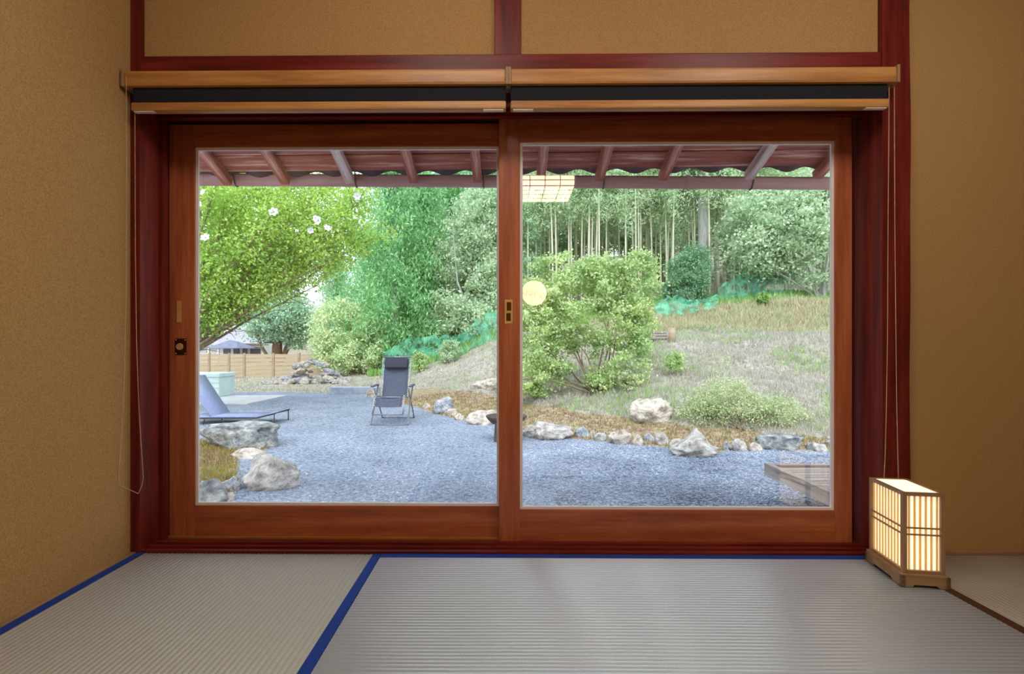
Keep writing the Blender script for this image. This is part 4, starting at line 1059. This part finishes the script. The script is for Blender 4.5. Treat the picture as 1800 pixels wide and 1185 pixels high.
shrub('round_shrub', b, [px_blob(604, 578, b.y, 56, 52, 55), px_blob(618, 622, b.y-.3, 66, 34, 55), px_blob(650, 600, b.y+.2, 34, 50, 40)],
      24000, 420, .13, .11, .065, M['leaf_ball'], M['bark'], 'clipped round pale green shrub behind the rubble heap', 'shrub', 33, 8, .05, .6)
b = Vector((at(487, 620, 27).x, 27, 0)); b.z = hgt(b.x, 27)
shrub('round_tree', b, [px_blob(492, 560, 27, 50, 38, 50), px_blob(465, 575, 27, 28, 26, 30), px_blob(525, 575, 27, 28, 34, 30)],
      15000, 300, .2, .15, .085, M['leaf_olive'], M['dark_bark'], 'round grey-green tree standing just beyond the fence', 'tree', 34, 6, .10, .5)
tubes('trunk', [([b, (b.x, b.y, b.z+1), (b.x+.05, b.y, at(487, 588, 27).z)], [.26, .24, .2])], M['dark_bark'], None, 8).name = 'trunk'
trk = bpy.data.objects['trunk'] if bpy.data.objects['trunk'].parent is None else [o for o in bpy.data.objects if o.name.startswith('trunk') and o.parent is None][0]
rt = [o for o in bpy.data.objects if o.name == 'round_tree'][0]; trk.parent = rt; trk.location = -rt.location
b = Vector((at(1207, 520, 21).x, 21, 0)); b.z = hgt(b.x, 21)
shrub('dark_bush', b, [px_blob(1206, 485, b.y+.3, 40, 36, 36), px_blob(1222, 460, b.y+.4, 26, 28, 30), px_blob(1206, 515, b.y+.2, 40, 26, 36)], 15000, 260, .12, .10, .045, M['leaf_teal'], M['bark'], 'dark blue-green bush at the foot of the bamboo', 'bush', 35, 6, .04, .5)
for i, (x, y, h_, n_, lab) in enumerate(((1186, 662, 46, 1500, 'small leafy weed on the slope above the cream boulder'), (1105, 690, 40, 2200, 'dark green seedling clump right of the tall bush'), (1128, 640, 50, 1200, 'thin sapling leaning right out of the tall bush'), (940, 706, 34, 2600, 'bright green weed clump beside the centre stile'),
                                         (738, 655, 40, 1800, 'young pale shrub in front of the left green net'), (790, 640, 46, 2200, 'pale leafless-looking shrub at the hill foot'), (1340, 540, 26, 1600, 'green weed patch under the right net'))):
    b = hit(x, y); k = b.y/F
    shrub('weed', b, [((b.x, b.y, b.z+h_*k*.5), (h_*k*.38, h_*k*.35, h_*k*.45))], n_, 60, h_*k*.06, max(.035, 4.5*k), max(.018, 2.2*k), M[('leaf_bush', 'leaf_low', 'leaf_bush', 'grass_green', 'leaf_bush', 'leaf_pale', 'grass_green')[i]], M['bark'], lab, 'plant', 50+i, 6, .006, .2, 'weeds on the slope')

# --- forest: each kind is built once and copied with its parts
def kind_leaf(seed, blobs, n, ncl, spread, L, Wd, leaf, **kw):
    r_ = np.random.default_rng(seed); P, cl = blob_points(r_, blobs, n, ncl, spread, .45); return leaf_obj('foliage', P, r_, L, Wd, leaf, mesh_only=True, **kw)
def broad(seed, leaf):
    r_ = np.random.default_rng(seed)
    bl_ = [((r_.uniform(-1.4, 1.4), r_.uniform(-1.2, 1.2), r_.uniform(1.6, 8.5)), (r_.uniform(1.1, 2.0), r_.uniform(1.1, 1.8), r_.uniform(1.0, 1.9))) for _ in range(9)]
    return kind_leaf(seed, bl_, 15000, 330, .26, .20, .12, leaf)
def conifer_mesh(seed, H, rad, leaf, n=27000):
    r_ = np.random.default_rng(seed); pts = []; ax = []
    nb = 70
    for i in range(nb):
        t = .10+.90*(i/nb); z = t*H; L = rad*(1-t)**.65*r_.uniform(.65, 1.15)+.25; a = i*2.4+r_.uniform(-.4, .4)
        m = int(n/nb*(.5+.9*(1-t))); u = r_.random(m)**.65
        rr_ = u*L; dz = .10*rr_-.20*rr_**2/max(rad, 1)*1.6
        w_ = .12+.22*u
        pts.append(np.stack([np.cos(a)*rr_+r_.normal(size=m)*w_, np.sin(a)*rr_+r_.normal(size=m)*w_, z+dz+r_.normal(size=m)*w_*.8-np.abs(r_.normal(size=m))*.25], 1))
    P = np.concatenate(pts); return leaf_obj('foliage', P, r_, .20, .062, leaf, mesh_only=True, axis=(0, 0, -1.0), jit=.8)
def place(name, meshes, loc, rz, s, label, cat, group):
    t = tag(empty(name, loc, rz), label, cat, group); t.scale = (s, s, s) if not hasattr(s, '__len__') else s
    for nm, me in meshes: link(nm, me, t)
    return t
trunk_c = tubes('trunk', [([(0, 0, -.3), (.05, 0, 3), (0, .05, 6.5), (0, 0, 9)], [.24, .2, .13, .04])], M['dark_bark'], sides=8, mesh_only=True)
trunk_b = tubes('trunk', [([(0, 0, -.4), (.08, .02, 2.5), (-.05, .05, 5), (0, 0, 7.5)], [.20, .16, .11, .05])], M['bark'], sides=7, mesh_only=True)
cA = conifer_mesh(61, 9.8, 2.7, M['leaf_cedar']); cB = conifer_mesh(62, 9.2, 2.4, M['leaf_cedar'])
b = hit(689, 652); b.y += .5; b.z = hgt(b.x, b.y)
cedar = place('cedar_tree', [('foliage', cA)], b, .4, (1, 1, 1), 'tall cedar with pale lower trunk behind the recliner', 'tree', 'cedars')
tubes('trunk', [([(0, 0, -.3), (.02, 0, 2), (0, .05, 6), (0, 0, 9.6)], [.21, .19, .13, .04])], M['grey_bark'], cedar, 8)
for i, (x, Y, m_, s_, lab) in enumerate(((655, 31, cB, .8, 'dark cedar half hidden left of the tall cedar'), (740, 26, cB, 1.0, 'cedar close behind the left green net'), (790, 30, cA, 1.05, 'cedar rising behind the pale hill-foot shrub'), (850, 33, cB, 1.1, 'cedar beside the centre stile, partly hidden'),
                                         (592, 34, cA, .66, 'distant cedar above the clipped round shrub'))):
    X = at(x, 600, Y).x; place('cedar_tree', [('foliage', m_), ('trunk', trunk_c)], (X, Y, hgt(X, Y)-.1), i*1.3, s_, lab, 'tree', 'cedars')
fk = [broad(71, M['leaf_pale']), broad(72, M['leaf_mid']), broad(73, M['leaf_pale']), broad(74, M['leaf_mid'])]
rf_ = random.Random(9)
FT = [(x, Y) for x, Y in ((360, 40), (430, 44), (500, 42), (390, 52), (470, 56), (835, 25), (850, 25.5), (905, 24.5), (810, 36), (870, 40), (930, 33), (980, 36), (1040, 34), (1100, 37), (1160, 35), (1220, 37), (1280, 34), (1340, 33),
      (1400, 36), (1460, 33), (1520, 30), (900, 46), (960, 48), (1020, 46), (1090, 48), (1150, 46), (1220, 48), (1290, 46), (1360, 46), (1430, 44), (1500, 42), (330, 44), (290, 48))]
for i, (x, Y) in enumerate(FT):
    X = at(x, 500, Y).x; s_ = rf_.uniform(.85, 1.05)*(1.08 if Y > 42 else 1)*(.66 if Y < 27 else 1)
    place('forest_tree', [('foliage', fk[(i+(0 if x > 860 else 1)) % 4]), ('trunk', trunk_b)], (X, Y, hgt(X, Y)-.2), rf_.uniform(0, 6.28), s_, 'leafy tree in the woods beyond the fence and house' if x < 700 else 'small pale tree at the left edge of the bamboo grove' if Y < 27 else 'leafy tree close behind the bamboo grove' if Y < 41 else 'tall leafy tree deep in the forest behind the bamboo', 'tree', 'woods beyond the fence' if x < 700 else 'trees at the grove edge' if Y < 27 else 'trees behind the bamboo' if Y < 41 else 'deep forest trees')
# pale trees at the right edge of the terrace and at the left edge of the grove
def pale_tree(x, yb, Y, blobs, n, label, seed, fork):
    X = at(x, yb, Y).x; b = Vector((X, Y, hgt(X, Y)))
    t = shrub('pale_tree', b, [px_blob(*q) for q in blobs], n, 340, .22, .14, .085, M['leaf_pale'], M['grey_bark'], label, 'tree', seed, 9, .06, .3, 'pale trees at the forest edge', bow=.06)
    f_ = at(x-4, fork, Y)-b
    tubes('trunk', [([(0, 0, -.2), (.03, 0, f_.z*.5), tuple(f_)], [.17, .14, .10])], M['grey_bark'], t, 8)
pale_tree(1444, 525, 21.6, [(1400, 400, 21.8, 85, 62, 70), (1440, 440, 21.4, 55, 45, 50), (1345, 440, 22, 60, 45, 50), (1470, 370, 22, 70, 60, 60), (1330, 375, 22.5, 55, 40, 50), (1410, 340, 22, 80, 40, 60), (1450, 485, 21.4, 40, 18, 30)], 30000, 'pale green tree with bare lower trunk at the right end of the terrace', 141, 485)
pale_tree(1330, 515, 24, [(1315, 470, 24, 40, 26, 36), (1300, 420, 24, 36, 40, 40), (1372, 470, 23.6, 34, 24, 30)], 12000, 'pale green tree left of the bare-trunked tree on the terrace', 142, 490)
pale_tree(835, 600, 23.5, [(838, 400, 23.6, 48, 75, 60), (862, 500, 23.2, 42, 60, 50), (800, 545, 23, 46, 44, 46), (850, 565, 22.6, 50, 36, 40), (800, 460, 23.8, 40, 45, 40)], 26000, 'pale green tree left of the centre stile above the net', 143, 540)
# grey trunk among the bamboo
X = at(1238, 500, 25).x; tt = tag(empty('tall_tree', (X, 25, hgt(X, 25))), 'tall tree with thick straight pale grey trunk among the bamboo', 'tree')
tubes('trunk', [([(0, 0, -.3), (-.03, 0, 3), (-.10, .05, 6), (-.12, 0, 8)], [.29, .25, .20, .12])], M['grey_bark'], tt, 10)
o = link('foliage', fk[1], tt); o.location.z = 5.0; o.scale = (.7, .7, .36)
# bamboo grove
def bamboo_kind(seed, H, lean):
    r_ = np.random.default_rng(seed); pth = [(lean[0]*(i/8)**2*H, lean[1]*(i/8)**2*H, H*i/8-.2*(i == 0)) for i in range(9)]
    culm = tubes('culm', [(pth, [.055-.04*i/8 for i in range(9)])], M['culm'], sides=6, mesh_only=True)
    pts = []
    for k in range(46):
        t = .46+.54*r_.random()**.8; z = t*H; a = r_.uniform(0, 6.28); L = r_.uniform(.3, 1.1)
        m = int(r_.integers(30, 62)*(.6+.8*t)); u = r_.random(m)
        cx, cy = lean[0]*t*t*H, lean[1]*t*t*H
        pts.append(np.stack([cx+np.cos(a)*L*u+r_.normal(size=m)*.16, cy+np.sin(a)*L*u+r_.normal(size=m)*.16, z+.35*L*u-.5*(L*u)**2+r_.normal(size=m)*.15], 1))
    fol = leaf_obj('foliage', np.concatenate(pts), r_, .20, .05, M['leaf_bamboo'], mesh_only=True, axis=(0, 0, -.5))
    return [('culm', culm), ('foliage', fol)]
bk = [bamboo_kind(81, 8.0, (.02, 0)), bamboo_kind(82, 8.6, (-.035, .01)), bamboo_kind(83, 7.4, (.04, .01)), bamboo_kind(84, 8.3, (-.01, .02))]
rb = random.Random(17)
BX = [(rb.uniform(895, 1330), rb.uniform(23.5, 31)) for _ in range(74)]+[(rb.uniform(1255, 1420), rb.uniform(24.5, 29)) for _ in range(14)]+[(972, 24), (978, 24.2), (1000, 24.5), (1022, 24.6), (1035, 24), (1040, 24.3), (1048, 24.1), (1100, 24), (1118, 24.2)]
for i, (x, Y) in enumerate(BX):
    X = at(x, 500, Y).x
    place('bamboo', bk[rb.randrange(4)], (X, Y, hgt(X, Y)), rb.uniform(0, 6.28), (1, 1, rb.uniform(.9, 1.15)), 'slender pale bamboo stalk in the grove on the hill', 'bamboo', 'bamboo grove')

# --- nets
def net(name, pts, h, label, seed, n=44, m=10, mat='net'):
    """pts: photo pixels of the foot line with depth; h: heights in metres"""
    r_ = random.Random(seed); foot = []
    for x, Y in pts: X = at(x, 600, Y).x; foot.append(Vector((X, Y, hgt(X, Y))))
    V = []; Fc = []
    o0 = foot[len(foot)//2]
    for i in range(n+1):
        u = i/n*(len(foot)-1); k = min(int(u), len(foot)-2); p = foot[k].lerp(foot[k+1], u-k); hh = np.interp(u, range(len(h)), h)
        for j in range(m+1):
            v = j/m; b_ = .16*noise.noise((i*.45+seed, j*.5, 0))+.12*math.sin(i*.9)*(1-v)
            V.append((p.x-o0.x+.10*noise.noise((i*.6, j*.7, seed)), p.y-o0.y+b_-.25*(1-v)**2, p.z-o0.z+hh*v*(1+.18*noise.noise((i*.5, 5, seed)))-.03))
    for i in range(n):
        for j in range(m): a = i*(m+1)+j; Fc.append((a, a+m+1, a+m+2, a+1))
    o = link(name, np_mesh(name, V, Fc, M[mat], True)); o.location = o0; tag(o, label, 'net', 'green garden nets'); return o
net('garden_net', [(672, 20.6), (720, 20.6), (765, 20.9), (810, 21.0), (862, 20.6), (900, 20.4)], [.9, 1.3, 1.0, .8, 1.3, 1.0], 'crumpled green garden net behind the recliner', 3)
net('garden_net', [(1150, 19.6), (1185, 19.7), (1220, 20), (1262, 20.6)], [.6, .75, .45, .5], 'bright green net heaped on the terrace edge below the dark bush', 7, 30, 10, 'net_thick')
net('garden_net', [(1262, 22.0), (1310, 22.3), (1350, 22.5), (1400, 22.5), (1425, 22.5)], [.7, 1.3, .9, 1.2, .8], 'long green net strung along the terrace at right', 11)

# --- grass on the slopes
def grass(name, mat, n, tlo, thi, ylo, yhi, h, label, seed, cond=None, wd=.010, per=3, cat='grass', reg=2):
    r_ = np.random.default_rng(seed); P = []
    T_ = r_.uniform(tlo, thi, n); Y_ = r_.uniform(ylo**.5, yhi**.5, n)**2
    for t, Y in zip(T_, Y_):
        X = t*Y
        if region(X, Y) == reg and (cond is None or cond(X, Y)): P.append((X, Y, hgt(X, Y)))
    P = np.repeat(np.array(P), per, 0); m = len(P); P[:, :2] += r_.normal(size=(m, 2))*.035
    d = r_.normal(size=(m, 3))*.45; d[:, 2] = 1; d /= np.linalg.norm(d, axis=1, keepdims=True)
    hh = (h*r_.uniform(.5, 1.4, m))[:, None]; a = r_.uniform(0, 6.28, m); s = np.stack([np.cos(a), np.sin(a), 0*a], 1)*(wd*P[:, 1:2]/10)
    v = np.stack([P-s-[0, 0, .02], P+s-[0, 0, .02], P+d*hh], 1).reshape(-1, 3)
    o = link(name, np_mesh(name, v, np.arange(3*m).reshape(-1, 3), mat)); tag(o, label, cat, kind='stuff')
grass('dry_grass', M['grass_dry'], 17000, -.02, .68, 7.3, 19, .10, 'dry pale grass covering the hillside at right', 91)
grass('dry_grass', M['grass_dry'], 6000, -.60, 0, 11, 23, .07, 'dry pale grass between the gravel and the left net', 92)
grass('green_grass', M['grass_green'], 6000, 0, .68, 7.6, 19, .11, 'green grass tufts scattered over the hillside', 93, lambda X, Y: noise.noise((X*.7, Y*.5, 9)) > .12)
grass('rusty_grass', M['grass_rust'], 9000, .16, .68, 17.6, 20.8, .20, 'rust brown grass on the upper terrace bank', 94)
grass('rank_grass', M['grass_green'], 7000, -.25, .68, 20.5, 25, .28, 'rank green undergrowth at the edge of the forest', 95, wd=.016)
M['moss_tuft'] = leafmat('brown_moss_tuft', [srgb(120, 100, 84), srgb(158, 138, 116), srgb(142, 134, 84), srgb(180, 164, 140)], .2)
M['moss_green'] = leafmat('yellow_moss_tuft', [srgb(118, 92, 66), srgb(156, 134, 92), srgb(150, 148, 72), srgb(178, 174, 92)], .2)
grass('moss', M['moss_tuft'], 9000, -.2, .66, 6.6, 13, .045, 'brown moss and dead grass behind the border stones', 96, wd=.016, cat='moss', reg=1)
grass('moss', M['moss_green'], 3500, -.62, -.44, 4.5, 7.3, .045, 'yellow green moss patch between the left boulders', 97, wd=.014, cat='moss', reg=1)
